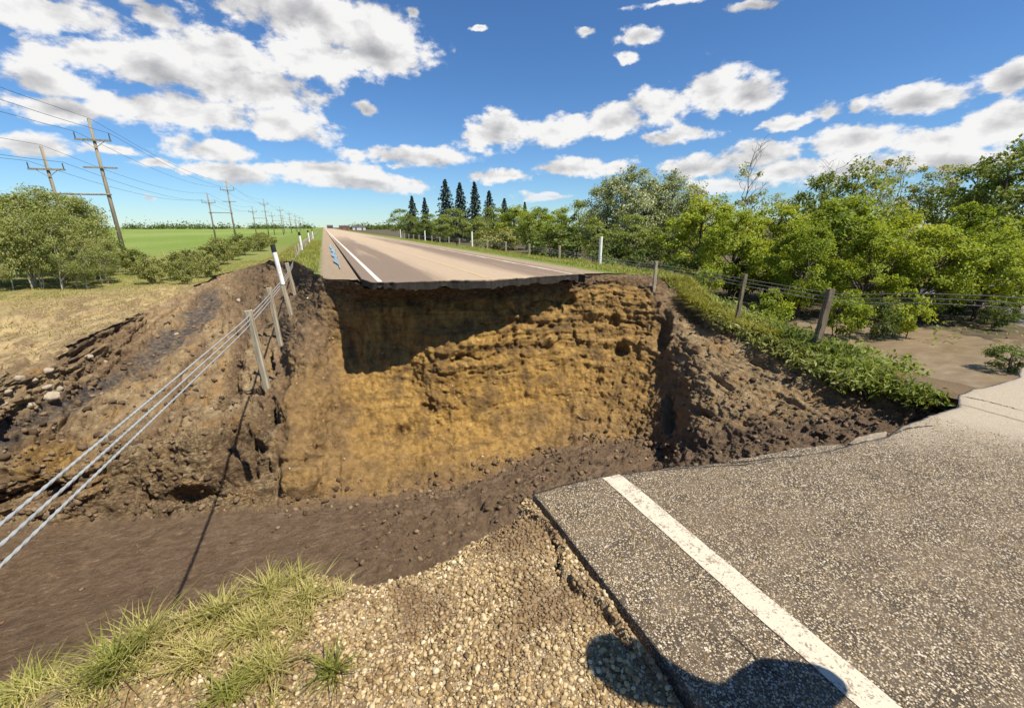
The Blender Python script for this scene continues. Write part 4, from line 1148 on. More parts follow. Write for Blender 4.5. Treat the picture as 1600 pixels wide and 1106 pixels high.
L_grass = leaf_mat('grass_blade', [(0, (.18, .175, .04)), (.35, (.32, .295, .08)), (.7, (.47, .41, .16)), (1, (.57, .47, .26))], .32)
L_green = leaf_mat('green_grass_blade', [(0, (.12, .135, .022)), (.5, (.24, .25, .05)), (1, (.39, .375, .11))], .36)
L_straw = leaf_mat('straw_blade', [(0, (.22, .175, .07)), (.5, (.38, .305, .135)), (1, (.52, .43, .24))], .3)
def bark(name, a, b):
    m, nt, out = new_mat(name)
    n = NOISE(nt, N(nt, 'ShaderNodeMapping', {'Vector': N(nt, 'ShaderNodeTexCoord').outputs['Object'], 'Scale': (9, 9, 2.5)}).outputs[0], 1.0, 5, .65)
    finish(nt, out, MIX(nt, SS(nt, n, .35, .65), a, b), .9, n, .2, .6, .02)
    return m
B_dark = bark('dark_bark', (.045, .034, .024), (.11, .088, .062))
B_pale = bark('pale_bark', (.26, .235, .19), (.47, .44, .37))
B_grey = bark('grey_bark', (.13, .115, .09), (.26, .235, .19))

def leaves_mesh(name, C, size, rng, aspect=1.7, up=.35, droop=None, aim=None):
    """diamond leaves at the points C, each its own small face"""
    n = len(C)
    nrm = rng.normal(size=(n, 3)); nrm[:, 2] = np.abs(nrm[:, 2]) + up
    if aim is not None: nrm += aim
    nrm /= np.linalg.norm(nrm, axis=1, keepdims=True)
    a = rng.normal(size=(n, 3))
    if droop is not None: a[:, 2] += droop
    a -= nrm * np.sum(a * nrm, 1, keepdims=True); a /= np.linalg.norm(a, axis=1, keepdims=True) + 1e-9
    b = np.cross(nrm, a)
    s = (size * rng.uniform(.6, 1.3, n))[:, None]
    bend = nrm * s * .12
    V = np.stack([C - a * s, C + b * s / aspect + bend, C + a * s, C - b * s / aspect + bend], 1).reshape(-1, 3)
    F = np.arange(4 * n).reshape(n, 4)
    return mesh_np(name, V, F, False)

def limb(mb, p0, p1, r0, r1, rr, n=5, wob=.12, sides=6):
    p0 = Vector(p0); p1 = Vector(p1); L = (p1 - p0).length
    pts = []; rad = []
    for i in range(n + 1):
        f = i / n
        j = Vector((rr.uniform(-1, 1), rr.uniform(-1, 1), rr.uniform(-.5, .5))) * wob * L * math.sin(math.pi * f) * .6
        pts.append(p0.lerp(p1, f) + j + Vector((0, 0, .10 * L * math.sin(math.pi * f)))); rad.append(r0 + (r1 - r0) * f)
    mb.tube(pts, rad, sides, False)
    return pts

def tree_kind(seed, H, crown_r, crown_lo, nclump, per, leaf, clump_r, wind=0.0, stems=1, trunk_r=.16, bare=0.0, squash=1.0, shell=.55, aspect=1.7, skirt=0.0):
    """unit for a kind of broadleaf tree: (trunk mesh, crown mesh), base at the origin, height H"""
    rng = np.random.default_rng(seed); rr = random.Random(seed)
    lo = H * crown_lo; cz = (H + lo) / 2; rz = (H - lo) / 2
    C = []
    for k in range(nclump):
        while True:
            v = rng.uniform(-1, 1, 3); r = np.linalg.norm(v)
            if 1e-3 < r < 1: break
        v = v / r * (r ** shell)
        taper = 1 - .35 * max(0, v[2]) ** 2 - skirt * max(0, -v[2])
        C.append((v[0] * crown_r * taper + wind * (v[2] + 1) * .5, v[1] * crown_r * taper * squash, cz + v[2] * (rz - clump_r * .5)))
    C = np.array(C)
    mb = MB()
    tops = []
    for s in range(stems):
        bx_, by_ = (0, 0) if stems == 1 else (rr.uniform(-.5, .5) * crown_r * .7, rr.uniform(-.5, .5) * crown_r * .6)
        tx, ty = bx_ * 1.6 + rr.uniform(-.15, .15) * crown_r + wind * .5, by_ * 1.6 + rr.uniform(-.15, .15) * crown_r
        hh = H * rr.uniform(.78, .95) if s == 0 else H * rr.uniform(.55, .9)
        pts = limb(mb, (bx_, by_, -.3), (tx, ty, hh), trunk_r * (1 if s == 0 else .8), trunk_r * .12, rr, 8, .05, 7)
        tops.append(pts)
    order = rng.permutation(nclump)[:max(10, int(nclump * .55))]
    for k in order:
        c = Vector(C[k]); pts = tops[rr.randrange(len(tops))]
        j = min(range(len(pts)), key=lambda q: abs(pts[q].z - (c.z - (Vector((c.x, c.y)).length) * .55)))
        j = max(1, min(j, len(pts) - 2))
        limb(mb, pts[j], c, trunk_r * (.42 - .04 * j), .012, rr, 4, .14, 5)
    if bare > 0:
        for k in range(int(bare)):
            j = rr.randrange(4, 9); a = rr.uniform(0, 6.28); L = rr.uniform(.12, .26) * H
            p = tops[0][min(j, len(tops[0]) - 1)]
            e = p + Vector((math.cos(a) * L * .6, math.sin(a) * L * .6, L * rr.uniform(.5, 1)))
            q = limb(mb, p, e, trunk_r * .25, .012, rr, 4, .2, 5)
            for _ in range(4):
                a2 = rr.uniform(0, 6.28)
                limb(mb, q[rr.randrange(2, 5)], e + Vector((math.cos(a2), math.sin(a2), rr.uniform(.2, 1.0))) * L * .4, trunk_r * .1, .008, rr, 3, .2, 4)
    trunk = mb.mesh('trunk', True)
    n = nclump * per
    idx = np.repeat(np.arange(nclump), per)
    rad = clump_r * rng.uniform(.55, 1.3, nclump)
    off = rng.normal(size=(n, 3)); off /= np.linalg.norm(off, axis=1, keepdims=True)
    off *= (rng.uniform(0, 1, n) ** .5)[:, None] * rad[idx][:, None]
    off[:, 2] *= .72
    off[:, 0] += np.maximum(0, off[:, 0]) * (.5 if wind else 0)
    Pp = C[idx] + off
    outw = Pp - np.array([0, 0, cz]); outw /= np.linalg.norm(outw, axis=1, keepdims=True) + 1e-6
    crown = leaves_mesh('crown', Pp, leaf, rng, aspect, .25, aim=outw * .7)
    return trunk, crown

def spruce_kind(seed, H, R):
    rng = np.random.default_rng(seed); rr = random.Random(seed)
    mb = MB(); mb.tube([(0, 0, -.4), (0, 0, H * .5), (0, 0, H)], [.26, .15, .02], 8, False)
    pts = []
    z = H * .06
    while z < H * .99:
        f = 1 - z / H
        n = max(4, int(9 * f ** .4)); a0 = rr.uniform(0, 6.28)
        for k in range(n):
            a = a0 + 6.283 * k / n + rr.uniform(-.25, .25)
            L = R * f ** .8 * rr.uniform(.45, 1.2) + .15
            e = Vector((math.cos(a) * L, math.sin(a) * L, z - .22 * L + rr.uniform(-.1, .1)))
            mb.tube([(0, 0, z), e], [.04, .01], 4, False)
            m = int(10 + 34 * L / R)
            for _ in range(m):
                s = rr.uniform(.12, 1.0) ** .7
                w = .22 * L * (1.1 - s) + .10
                p = Vector((0, 0, z)).lerp(e, s)
                sd = Vector((-math.sin(a), math.cos(a), 0)) * rr.uniform(-w, w)
                pts.append(p + sd + Vector((0, 0, rr.uniform(-.22, .06))))
        z += H * .028 * (.6 + .6 * f)
    C = np.array([p[:] for p in pts])
    return mb.mesh('trunk', True), leaves_mesh('crown', C, .26, rng, 2.2, .2, droop=-.8)

KIND = {
    'poplar': [tree_kind(s, 11, 3.5, .05, 170, 85, .125, .80, .4, trunk_r=.2, shell=.7) for s in (1, 2)] + [B_grey, L_poplar],
    'maple': [tree_kind(s, 7.5, 3.1, .06, 92, 135, .105, .66, .3, trunk_r=.19, skirt=.12, shell=.7) for s in (3, 4, 5)] + [B_dark, L_maple],
    'elm': [tree_kind(s, 9, 2.8, .2, 58, 85, .125, .72, .4, trunk_r=.16) for s in (6, 7)] + [B_dark, L_elm],
    'aspen': [tree_kind(s, 11, 2.3, .36, 40, 62, .115, .62, .6, trunk_r=.11, stems=2, bare=3) for s in (8, 9)] + [B_pale, L_aspen],
    'snag': [tree_kind(s, 11, 1.7, .35, 20, 60, .11, .55, .5, trunk_r=.13, bare=11, shell=.5) for s in (10,)] + [B_grey, L_poplar],
    'sapling': [tree_kind(s, 3.6, 1.7, .05, 40, 70, .115, .5, .1, trunk_r=.05, stems=3) for s in (31, 32)] + [B_dark, L_maple],
    'shrub': [tree_kind(s, 3.6, 2.0, .0, 40, 80, .11, .55, .1, trunk_r=.06, stems=4) for s in (11, 12, 13)] + [B_dark, L_dark],
    'brush': [tree_kind(s, 3.4, 2.0, .02, 44, 85, .11, .55, .2, trunk_r=.05, stems=4) for s in (14, 15)] + [B_grey, L_bush],
    'willow': [tree_kind(s, 6.4, 2.2, .10, 84, 110, .09, .62, .9, trunk_r=.075, stems=3, aspect=2.4) for s in (16, 17, 18)] + [B_pale, L_willow],
    'spruce': [spruce_kind(s, 16, r_) for s, r_ in ((19, 4.4), (20, 3.6), (21, 4.9))] + [B_dark, L_spruce],
}
BASEH = {'poplar': 11, 'maple': 7.5, 'elm': 9, 'aspen': 11, 'snag': 11, 'shrub': 3.6, 'sapling': 3.6, 'brush': 3.4, 'willow': 6.4, 'spruce': 16}
NAMES = {'poplar': 'poplar_tree', 'maple': 'maple_tree', 'elm': 'elm_tree', 'aspen': 'aspen_tree', 'snag': 'half_dead_tree', 'shrub': 'shrub', 'sapling': 'shrub', 'brush': 'shrub', 'willow': 'willow_tree', 'spruce': 'spruce_tree'}
_cnt = {}
def tree(kind, px, ytop, t, label, group, wide=1.0, rz=None, sink=0.0, base_z=None):
    """stand a tree where the photograph shows it: crown centre at column px, top at row ytop, t sets the distance"""
    vs = KIND[kind]; var = vs[:-2]; bk, lf = vs[-2:]
    k = _cnt.get(kind, 0); _cnt[kind] = k + 1
    tm, cm = var[k % len(var)]
    d = ray(px, ytop); ztop = CAM_Z + d[2] * t
    x, y = d[0] * t, d[1] * t
    gz = float(G(x, y)) if base_z is None else base_z
    if t > .12 and kind in ('elm', 'brush', 'maple'): wide *= 1.2
    if x > 13.6 and y < 17: gz = max(gz, -2.99)
    H = max(ztop - gz, .8) + sink
    o = empty(NAMES[kind], (x, y, gz - sink), label, 'tree' if kind not in ('shrub', 'brush', 'sapling') else 'bush', group, rz if rz is not None else (k * 2.39) % 6.28 * (0.25 if kind in ('willow', 'aspen', 'snag') else 1))
    s = H / BASEH[kind]
    o.scale = (s * wide, s * wide, s)
    a = link('trunk', tm, bk, o); b = link('crown', cm, lf, o)
    return o

gR = 'trees right of the road'
sp = [(643, 305, .21, 'leftmost spruce of the distant group'), (663, 308, .20, 'second spruce from the left in the distant group'), (695, 279, .19, 'tallest dark spruce, left of the pair in the distant group'), (718, 284, .20, 'thin spruce between the two tall ones of the distant group'),
      (741, 283, .18, 'tall dark spruce at the right of the distant group'), (764, 297, .19, 'lower spruce right of the tall distant ones'), (788, 309, .21, 'small spruce tip above the yellow green brush'), (820, 315, .23, 'smallest spruce tip, farthest right of the distant group')]
for x, y, t, lb in sp: tree('spruce', x, y, t, lb, 'distant spruces', 1.0)
for kind, x, y, t, w, lb in [
    ('elm', 622, 324, .22, 1.1, 'leftmost green tree at the far end of the right tree row'), ('elm', 640, 333, .19, 1.1, 'low green tree in front of the leftmost spruce'), ('elm', 668, 332, .17, 1.1, 'green tree in front of the spruces, right of their leftmost'),
    ('elm', 690, 334, .15, 1.0, 'yellow green bush below the tallest spruce'), ('elm', 712, 323, .155, 1.1, 'green tree standing before the two tall spruces'), ('elm', 745, 337, .13, 1.0, 'low brushy clump below the right tall spruce'),
    ('elm', 772, 320, .14, 1.1, 'green tree right of the tall spruces'), ('brush', 775, 350, .105, 1.4, 'low bush by the far right guard posts'), ('maple', 805, 318, .125, 1.1, 'yellow green tree below the smallest spruce tips'), ('elm', 828, 330, .095, 1.1, 'yellow green bush left of the poplars'),
    ('maple', 845, 321, .105, 1.1, 'broad yellow green tree left of the poplars'), ('maple', 875, 322, .09, 1.0, 'yellow green tree second left of the poplars'), ('elm', 905, 308, .085, 1.0, 'darker green tree touching the left poplar'), ('shrub', 870, 348, .070, 1.3, 'low bush left of the nearest white marker post at right'),
    ('poplar', 952, 270, .066, .95, 'leftmost silvery poplar of the right wood'), ('poplar', 1000, 254, .062, 1.0, 'tallest silvery poplar of the right wood'), ('poplar', 1052, 260, .064, 1.0, 'silvery poplar right of the tallest one'), ('poplar', 1085, 285, .060, .9, 'shorter silvery poplar at the right of its group'),
    ('elm', 930, 335, .060, 1.0, 'dark green small tree under the leftmost poplar'), ('elm', 985, 330, .052, 1.0, 'dark green small tree under the tallest poplar'), ('elm', 1050, 335, .050, 1.0, 'dark green tree in the shade of the right poplars')]:
    tree(kind, x, y, t, lb, gR, w)
for kind, x, y, t, w, lb in [
    ('snag', 1172, 232, .047, .9, 'half dead tree with bare twisted top'), ('aspen', 1215, 296, .055, 1.0, 'thin aspen peeping out right of the half dead tree'), ('snag', 1300, 258, .050, 1.1, 'leaning sparse tree with a bare dead branch'),
    ('elm', 1290, 262, .046, .8, 'open crowned tree left of the tall thin aspens'), ('elm', 1345, 243, .045, .75, 'tall open crowned tree beside the leaning bare branch'), ('aspen', 1390, 240, .050, .9, 'tall thin aspen with pale trunk, left of the aspen group'), ('aspen', 1432, 236, .052, .9, 'tall thin aspen, second of the aspen group'), ('aspen', 1470, 250, .052, .95, 'thin windswept aspen in the middle of the group'),
    ('aspen', 1515, 248, .050, 1.0, 'thin windswept aspen right in the group'), ('elm', 1548, 246, .046, .9, 'dark leafy tree right of the aspens'), ('elm', 1602, 206, .040, .9, 'tall tree cut by the right picture edge'), ('aspen', 1570, 262, .044, .9, 'pale stemmed aspen near the right picture edge'), ('elm', 1660, 200, .040, 1.0, 'tall tree mostly beyond the right picture edge'),
    ('aspen', 1250, 300, .056, .9, 'thin aspen low behind the bright maples'), ('elm', 1130, 300, .052, .9, 'green tree between the poplars and the half dead tree')]:
    tree(kind, x, y, t, lb, gR, w)
for x, y, t, w, lb in [
    (1105, 300, .042, 1.0, 'bright yellow green maple nearest the poplars'), (1160, 322, .036, .9, 'bright maple under the half dead tree'), (1222, 312, .037, 1.0, 'bright maple right of the half dead tree'), (1275, 338, .031, .85, 'bright maple spreading behind the thick leaning post'), (1322, 300, .036, 1.05, 'tallest bright maple in the middle of the right wood'),
    (1378, 342, .030, .9, 'bright maple hanging over the left end of the pool'), (1420, 318, .037, 1.0, 'bright maple below the aspen group'), (1468, 348, .030, 1.0, 'bright maple leaning over the far rim of the pool'), (1530, 312, .036, 1.0, 'bright maple right of the pool'), (1566, 352, .0295, 1.0, 'bright maple nearest the right picture edge'), (1640, 330, .031, 1.1, 'bright maple cut by the right picture edge')]:
    tree('maple', x, y, t, lb, gR, w)
for kind, x, y, t, w, lb in [
    ('sapling', 1108, 408, .0300, .75, 'round bright leafy bush left of the middle leaning post'), ('shrub', 1068, 398, .038, .9, 'leafy bush behind the dangling post'), ('shrub', 1006, 388, .046, 1.1, 'dark bush between the white marker and the dangling post'), ('shrub', 955, 380, .052, 1.2, 'dark bush right of the nearest white marker'),
    ('sapling', 1212, 448, .0275, .8, 'leafy bush between the two right leaning posts'), ('shrub', 1250, 428, .034, .9, 'dark bush in the shade behind the thick leaning post'), ('sapling', 1332, 452, .0262, .75, 'leafy bush at the left rim of the mud pool'), ('shrub', 1382, 470, .0262, .7, 'low dark bush at the far rim of the mud pool'),
    ('sapling', 1425, 448, .0265, .8, 'leafy bush overhanging the middle of the pool rim'), ('shrub', 1500, 440, .034, 1.1, 'dark bush in the shade right behind the pool'), ('shrub', 1572, 468, .0285, .8, 'dark bush near the right edge behind the pool'), ('shrub', 1160, 410, .038, 1.0, 'dark bush behind the middle leaning post')]:
    tree(kind, x, y, t, lb, 'bushes below the right wood', w)
tree('shrub', 1588, 536, .0205, 'small bright leafy plant at the near right rim of the pool', 'bushes below the right wood', 1.2)

gL = 'willows of the left thicket'
for i, (x, y, t, w) in enumerate([(-120, 270, .040, 1.0), (-60, 282, .043, 1.0), (-25, 292, .050, 1.0), (15, 284, .044, .95), (45, 288, .052, 1.0), (70, 290, .046, .9), (98, 308, .050, .9), (120, 340, .048, .8), (20, 318, .0415, .8), (68, 326, .0420, .8), (110, 362, .0425, .75), (145, 366, .046, .75), (-40, 330, .040, .85)]):
    lb = ['willow farthest left of the thicket, beyond the picture edge', 'tall willow at the left picture edge', 'willow in the second row at the left picture edge', 'tallest willow in front of the short power pole', 'willow behind the left thicket under the short pole', 'tall willow at the base of the short pole', 'willow on the right shoulder of the left thicket', 'low willow at the right end of the left thicket',
          'front row willow with pale stems at left', 'front row willow with pale crooked stems in the middle of the thicket', 'front row willow with pale stem at the thicket right side', 'lowest willow right of the thicket, beside the tall pole', 'front row willow at the left picture edge'][i]
    tree('willow', x, y, t, lb, gL, w, rz=.3)
gB = 'brush along the left field edge'
for x, y, t, w, lb in [(175, 372, .058, .7, 'bush at the foot of the tall power pole'), (228, 396, .047, .7, 'low bush left of the yellow stake'), (268, 392, .050, .8, 'olive bush by the yellow stake'), (300, 384, .062, .7, 'olive bush in the middle of the left brush'), (330, 369, .070, .8, 'tallest olive bush of the left brush'), (352, 368, .080, 1.0, 'olive bush right of the tallest one'),
                       (375, 364, .095, 1.1, 'olive bush under the second power pole'), (398, 364, .11, 1.1, 'small bush under the third power pole'), (412, 362, .14, 1.1, 'dark small bush right in the left brush'), (318, 392, .052, .8, 'low front bush of the left brush'), (205, 388, .056, .8, 'bush right of the tall power pole'), (285, 402, .046, .7, 'lowest front bush of the left brush')]:
    tree('brush', x, y, t, lb, gB, w)

# far belts of trees along the horizon: one mass
def belt(name, xs_, ys_, hs, lab, seed):
    rng = np.random.default_rng(seed); C = []
    for x, y, h in zip(xs_, ys_, hs):
        n = int(26 + h * 4)
        q = rng.normal(size=(n, 3)) * np.array([h * .55, h * .4, h * .30])
        q[:, 2] = np.abs(q[:, 2]) * 1.4
        C.append(q + np.array([x, y, -2.6]))
    return link(name, leaves_mesh(name, np.concatenate(C), 1.7, rng, 1.3), L_dark, kind='stuff', label=lab)
rng = np.random.default_rng(5)
n = 330
bx_ = rng.uniform(-1700, -30, n); belt('far_treeline', bx_, 1250 + rng.uniform(-120, 200, n) + bx_ * .25, rng.uniform(7, 17, n), 'low dark line of trees along the left horizon', 4)
n = 130
bx_ = rng.uniform(40, 420, n); belt('far_treeline', bx_, 900 + rng.uniform(-100, 200, n), rng.uniform(5, 13, n), 'low dark line of trees right of the road end', 6)
# small far buildings at the road end
m_b1 = plain('far_red_wall', (.30, .12, .08)); m_b2 = plain('far_white_wall', (.62, .6, .56)); m_b3 = plain('far_grey_roof', (.10, .09, .09))
for bx0, by0, w_, h_, mt, lb in [(26, 640, 13, 4.5, m_b1, 'tiny reddish shed at the far end of the road'), (46, 660, 17, 4.0, m_b2, 'tiny white shed right of the reddish one at the road end'), (8, 620, 7, 4.8, m_b3, 'tiny dark shed left at the far end of the road')]:
    o = empty('farm_shed', (bx0, by0, -2.6), lb, 'shed', 'sheds at the far end of the road')
    MB().box((0, 0, h_ / 2), (w_, 9, h_)).build('wall', mt, o)
    rf = MB(); rf._add([(-w_/2 - .3, -5, h_), (w_/2 + .3, -5, h_), (w_/2 + .3, 5, h_), (-w_/2 - .3, 5, h_), (-w_/2, 0, h_ + 2), (w_/2, 0, h_ + 2)], [(0, 1, 5, 4), (2, 3, 4, 5), (0, 4, 3), (1, 2, 5), (3, 2, 1, 0)])
    rf.build('roof', m_b3, o)
    for k in (-1, 1): MB().box((k * w_ * .25, -4.52, 1.6), (2.2, .08, 3.0)).build('door', m_b3, o)

# ------------------------------------------------------------------ grass
def blades(name, base, h, lean, w, mat, rng, kind='stuff', label=None, direction=None, parent=None, **k):
    """bent grass blades, three segments each"""
    n = len(base)
    a = rng.uniform(0, 2 * np.pi, n)
    d = np.stack([np.cos(a), np.sin(a), np.zeros(n)], 1)
    if direction is not None: d = d * .55 + direction; d /= np.linalg.norm(d, axis=1, keepdims=True) + 1e-9
    side = np.stack([-d[:, 1], d[:, 0], np.zeros(n)], 1)
    side /= np.linalg.norm(side, axis=1, keepdims=True) + 1e-9
    hh = (h * rng.uniform(.5, 1.25, n))[:, None]; ll = (lean * rng.uniform(.3, 1.4, n))[:, None]
    V = []
    for f, wf in ((0, 1), (.4, .85), (.75, .55)):
        c = base + d * ll * hh * f ** 1.8 + np.array([0, 0, 1]) * hh * f * (1 - .35 * ll * f)
        V += [c - side * w * wf, c + side * w * wf]
    V.append(base + d * ll * hh + np.array([0, 0, 1]) * hh * (1 - .35 * ll))
    V = np.stack(V, 1).reshape(-1, 3)
    o = np.arange(n)[:, None] * 7
    F = np.concatenate([o + np.array([0, 1, 3]), o + np.array([0, 3, 2]), o + np.array([2, 3, 5]), o + np.array([2, 5, 4]), o + np.array([4, 5, 6])], 0)
    return link(name, mesh_np(name, V, F, False), mat, parent, kind=kind, label=label, **k)

rng = np.random.default_rng(33)
# foreground tufts on the near verge
def near_points(n, spread, centers):
    pts = []
    for (x, y, s, m) in centers:
        p = at(x, y, z=-.12)
        for _ in range(4): p = at(x, y, z=float(GN(p.x)))
        for _ in range(m):
            qx, qy = p.x + rng.normal() * s * .5, p.y + rng.normal() * s * .5
            e = float(edge_near(np.array([qx]))[0])
            if qy > e + .01: continue
            pts.append((qx, qy, near_z(qx, qy) - .01))
    return np.array(pts)
cent = []
for _ in range(80):
    x = rng.uniform(-60, 540); y0 = np.interp(x, [-60, 0, 120, 200, 280, 400, 500, 540], [1085, 1066, 1046, 992, 956, 922, 896, 906])
    y = y0 + abs(rng.normal()) * 70 + 4
    if x > 470 and rng.uniform() < .6: continue
    cent.append((x, y, rng.uniform(.03, .07), int(rng.uniform(18, 55))))
base = near_points(0, 0, cent)
gx_ = rng.uniform(-3.1, -1.0, 3800); gy_ = edge_near(gx_) - rng.uniform(0, 1, 3800) ** 1.2 * 2.6
gk = fbm(np.stack([gx_ * 3, gy_ * 3, gx_ * 0], -1), 3, .6, 97) > -.02
gk &= ~((gx_ > -1.7) & (gy_ > .5))
base = np.concatenate([base, np.array([(a, b, near_z(a, b) - .01) for a, b in zip(gx_[gk], gy_[gk])])])
blades('verge_grass', base, .085, 1.0, .0022, L_grass, rng, label='short yellow green grass on the near verge')
for (x, y, s, m, h, lb, mat) in [(185, 1058, .05, 190, .20, 'big spiky grass tuft at the lower left of the verge', L_green), (40, 1085, .10, 260, .13, 'lush green grass patch in the lower left corner', L_green), (230, 1010, .035, 70, .17, 'thin grass tuft with long blades on the verge rim', L_grass),
                              (420, 925, .05, 170, .14, 'bushy grass tuft on the rim above the muddy floor', L_grass), (480, 940, .05, 150, .12, 'grass tuft where the verge meets the gravel', L_grass), (340, 965, .06, 190, .13, 'broad grass tuft in the middle of the verge rim', L_grass), (520, 1050, .035, 110, .11, 'lone dark grass tuft standing in the gravel', L_green),
                              (400, 985, .06, 180, .11, 'grass tuft behind the rim tufts', L_grass), (300, 1035, .06, 170, .11, 'low grass tuft in the middle of the verge', L_grass), (420, 1045, .05, 150, .10, 'low grass tuft left of the lone gravel tuft', L_grass), (460, 905, .04, 120, .12, 'grass tuft highest on the verge rim', L_grass), (360, 1085, .06, 170, .10, 'low grass tuft at the bottom picture edge', L_green)]:
    bs = near_points(0, 0, [(x, y, s, m)])
    blades('grass_tuft', bs, h, 1.15, .0024, mat, rng, kind=None, label=lb, cat='grass tuft', group='grass tufts on the near verge')

# left bank: flattened straw and grass
n = 46000
bx_ = rng.uniform(-26, -1.9, n); by_ = rng.uniform(12, 62, n)
keep = ~in_poly(bx_, by_, HOLE)
bx_, by_ = bx_[keep], by_[keep]
base = np.stack([bx_, by_, G(bx_, by_) - .02], 1)
cl = fbm(np.stack([bx_ * .6, by_ * .6, bx_ * 0], -1), 3, .6, 91)
b1 = base[(cl > -.05)]; b2 = base[(cl <= -.05)]
dflow = np.array([-.35, -.9, 0])
blades('straw_mat', b1, .16, 2.0, .012, L_straw, rng, label='flood flattened straw and dry grass on the left bank', direction=dflow)
blades('bank_grass', b2, .24, 1.2, .011, L_grass, rng, label='rough grass among the straw of the left bank', direction=dflow * .4)
# grass along both sides of the far road and hanging over the left scour rim
n = 30000
bx_ = np.concatenate([rng.uniform(-3.4, -.45, n // 2), rng.uniform(11.2, 16.5, n // 2)]); by_ = np.concatenate([rng.uniform(19, 70, n // 2), 14.2 + rng.uniform(0, 1, n // 2) ** 1.6 * 60])
keep = ~in_poly(bx_, by_, HOLE)
bx_, by_ = bx_[keep], by_[keep]
blades('roadside_grass', np.stack([bx_, by_, G(bx_, by_) - .02], 1), .22, .8, .012, L_green, rng, label='green grass on both sides of the far road')
# the ridge under the right cable: mat of long grass combed over the edge
n = 15000
by_ = rng.uniform(7.6, 14.2, n); bx_ = 13.0 + rng.uniform(-.12, 1, n) ** 1.0 * 2.4
base = np.stack([bx_, by_, G(bx_, by_) - .03], 1)
keep = ~in_poly(bx_, by_, HOLE)
blades('ridge_grass', base[keep], .34, .9, .014, L_green, rng, label='green grass on the ridge below the right cable')
n = 2200
by_ = rng.uniform(5.5, 13.2, n); bx_ = 13.02 + rng.uniform(-.06, .35, n)
base = np.stack([bx_, by_, G(np.full(n, 13.1), by_) + .02], 1)
bl = blades('hanging_grass', base, .42, 1.5, .016, L_green, rng, label='long pale grass hanging over the right ridge edge', direction=np.array([-.9, -.35, 0]))

# low undergrowth on the right bank and under the wood
n = 15000
ux = np.concatenate([14.0 + rng.uniform(0, 1, n // 2) ** 1.3 * 3.4, rng.uniform(22, 46, n // 2)]); uy = np.concatenate([rng.uniform(6.5, 24, n // 2), rng.uniform(4, 60, n // 2)])
uc = fbm(np.stack([ux * .7, uy * .7, ux * 0], -1), 3, .6, 95)
k_ = uc > -.12
ux, uy, uc = ux[k_], uy[k_], uc[k_]
uz = np.maximum(G(ux, uy), -2.99) + rng.uniform(0, 1, len(ux)) ** 1.5 * (.25 + .6 * np.clip(uc, 0, 1))
link('undergrowth', leaves_mesh('undergrowth', np.stack([ux, uy, uz], 1), .085, rng, 1.8, .6), L_elm, kind='stuff', label='low leafy undergrowth on the right bank and below the wood')

# collapsed leafy willow shrubs lying on the ridge below the thick post
m_fal = L_elm
def drape(pxs, lab, n, rad, leaf, seed, mat):
    rng = np.random.default_rng(seed); rr = random.Random(seed)
    pts = []; mb = MB(); c0 = None
    for (x, y, X) in pxs:
        p = at(x, y, X=X)
        p.z = max(p.z, float(G(p.x, p.y)) + .05)
        c0 = c0 or p.copy()
        q = rng.normal(size=(n, 3)) * rad * np.array([1, 1, .55]) + np.array(p[:])
        pts.append(q)
        for _ in range(4):
            e = p + (Vector(q[rr.randrange(n)]) - p) * 1.5
            limb(mb, p + Vector((rr.uniform(-.2, .2), rr.uniform(-.2, .2), -.15)), e, .028, .006, rr, 4, .2, 5)
    C = np.concatenate(pts) - np.array(c0[:])
    mb.v = [tuple(Vector(v) - c0) for v in mb.v]
    o = empty('fallen_shrub', c0, lab, 'bush', 'collapsed shrubs on the right ridge')
    link('branches', mb.mesh('branches', True), B_dark, o, kind='stuff')
    link('leaves', leaves_mesh('leaves', C, leaf, rng, 3.2, .3, droop=-.9), mat, o)
drape([(1225, 535, 13.3), (1245, 555, 13.2), (1270, 570, 13.0), (1290, 585, 12.8), (1318, 580, 13.0), (1335, 598, 12.6), (1355, 590, 12.9)], 'collapsed shrub with drooping narrow leaves below the thick post', 520, .30, .115, 3, L_elm)
drape([(1215, 520, 13.8), (1245, 525, 13.8), (1275, 545, 13.6), (1310, 555, 13.5)], 'leafy dark shrub around the foot of the thick post', 420, .28, .10, 4, L_dark)
drape([(1350, 604, 12.5), (1372, 600, 12.8), (1395, 608, 12.7), (1420, 612, 12.7), (1440, 616, 12.6)], 'trailing leafy end of the collapsed greenery near the mud pool', 330, .20, .09, 5, L_elm)
drape([(1120, 497, 12.9), (1142, 512, 12.8), (1165, 524, 12.75), (1190, 545, 12.6), (1222, 566, 12.5), (1250, 590, 12.35), (1285, 604, 12.3), (1325, 614, 12.3)], 'pale drooping branches sliding over the right ridge edge onto the mud slope', 150, .19, .10, 9, L_willow)
drape([(1170, 505, 14.1), (1195, 508, 14.1), (1130, 480, 14.5)], 'low leafy bush beside the middle leaning post', 380, .28, .10, 6, L_elm)

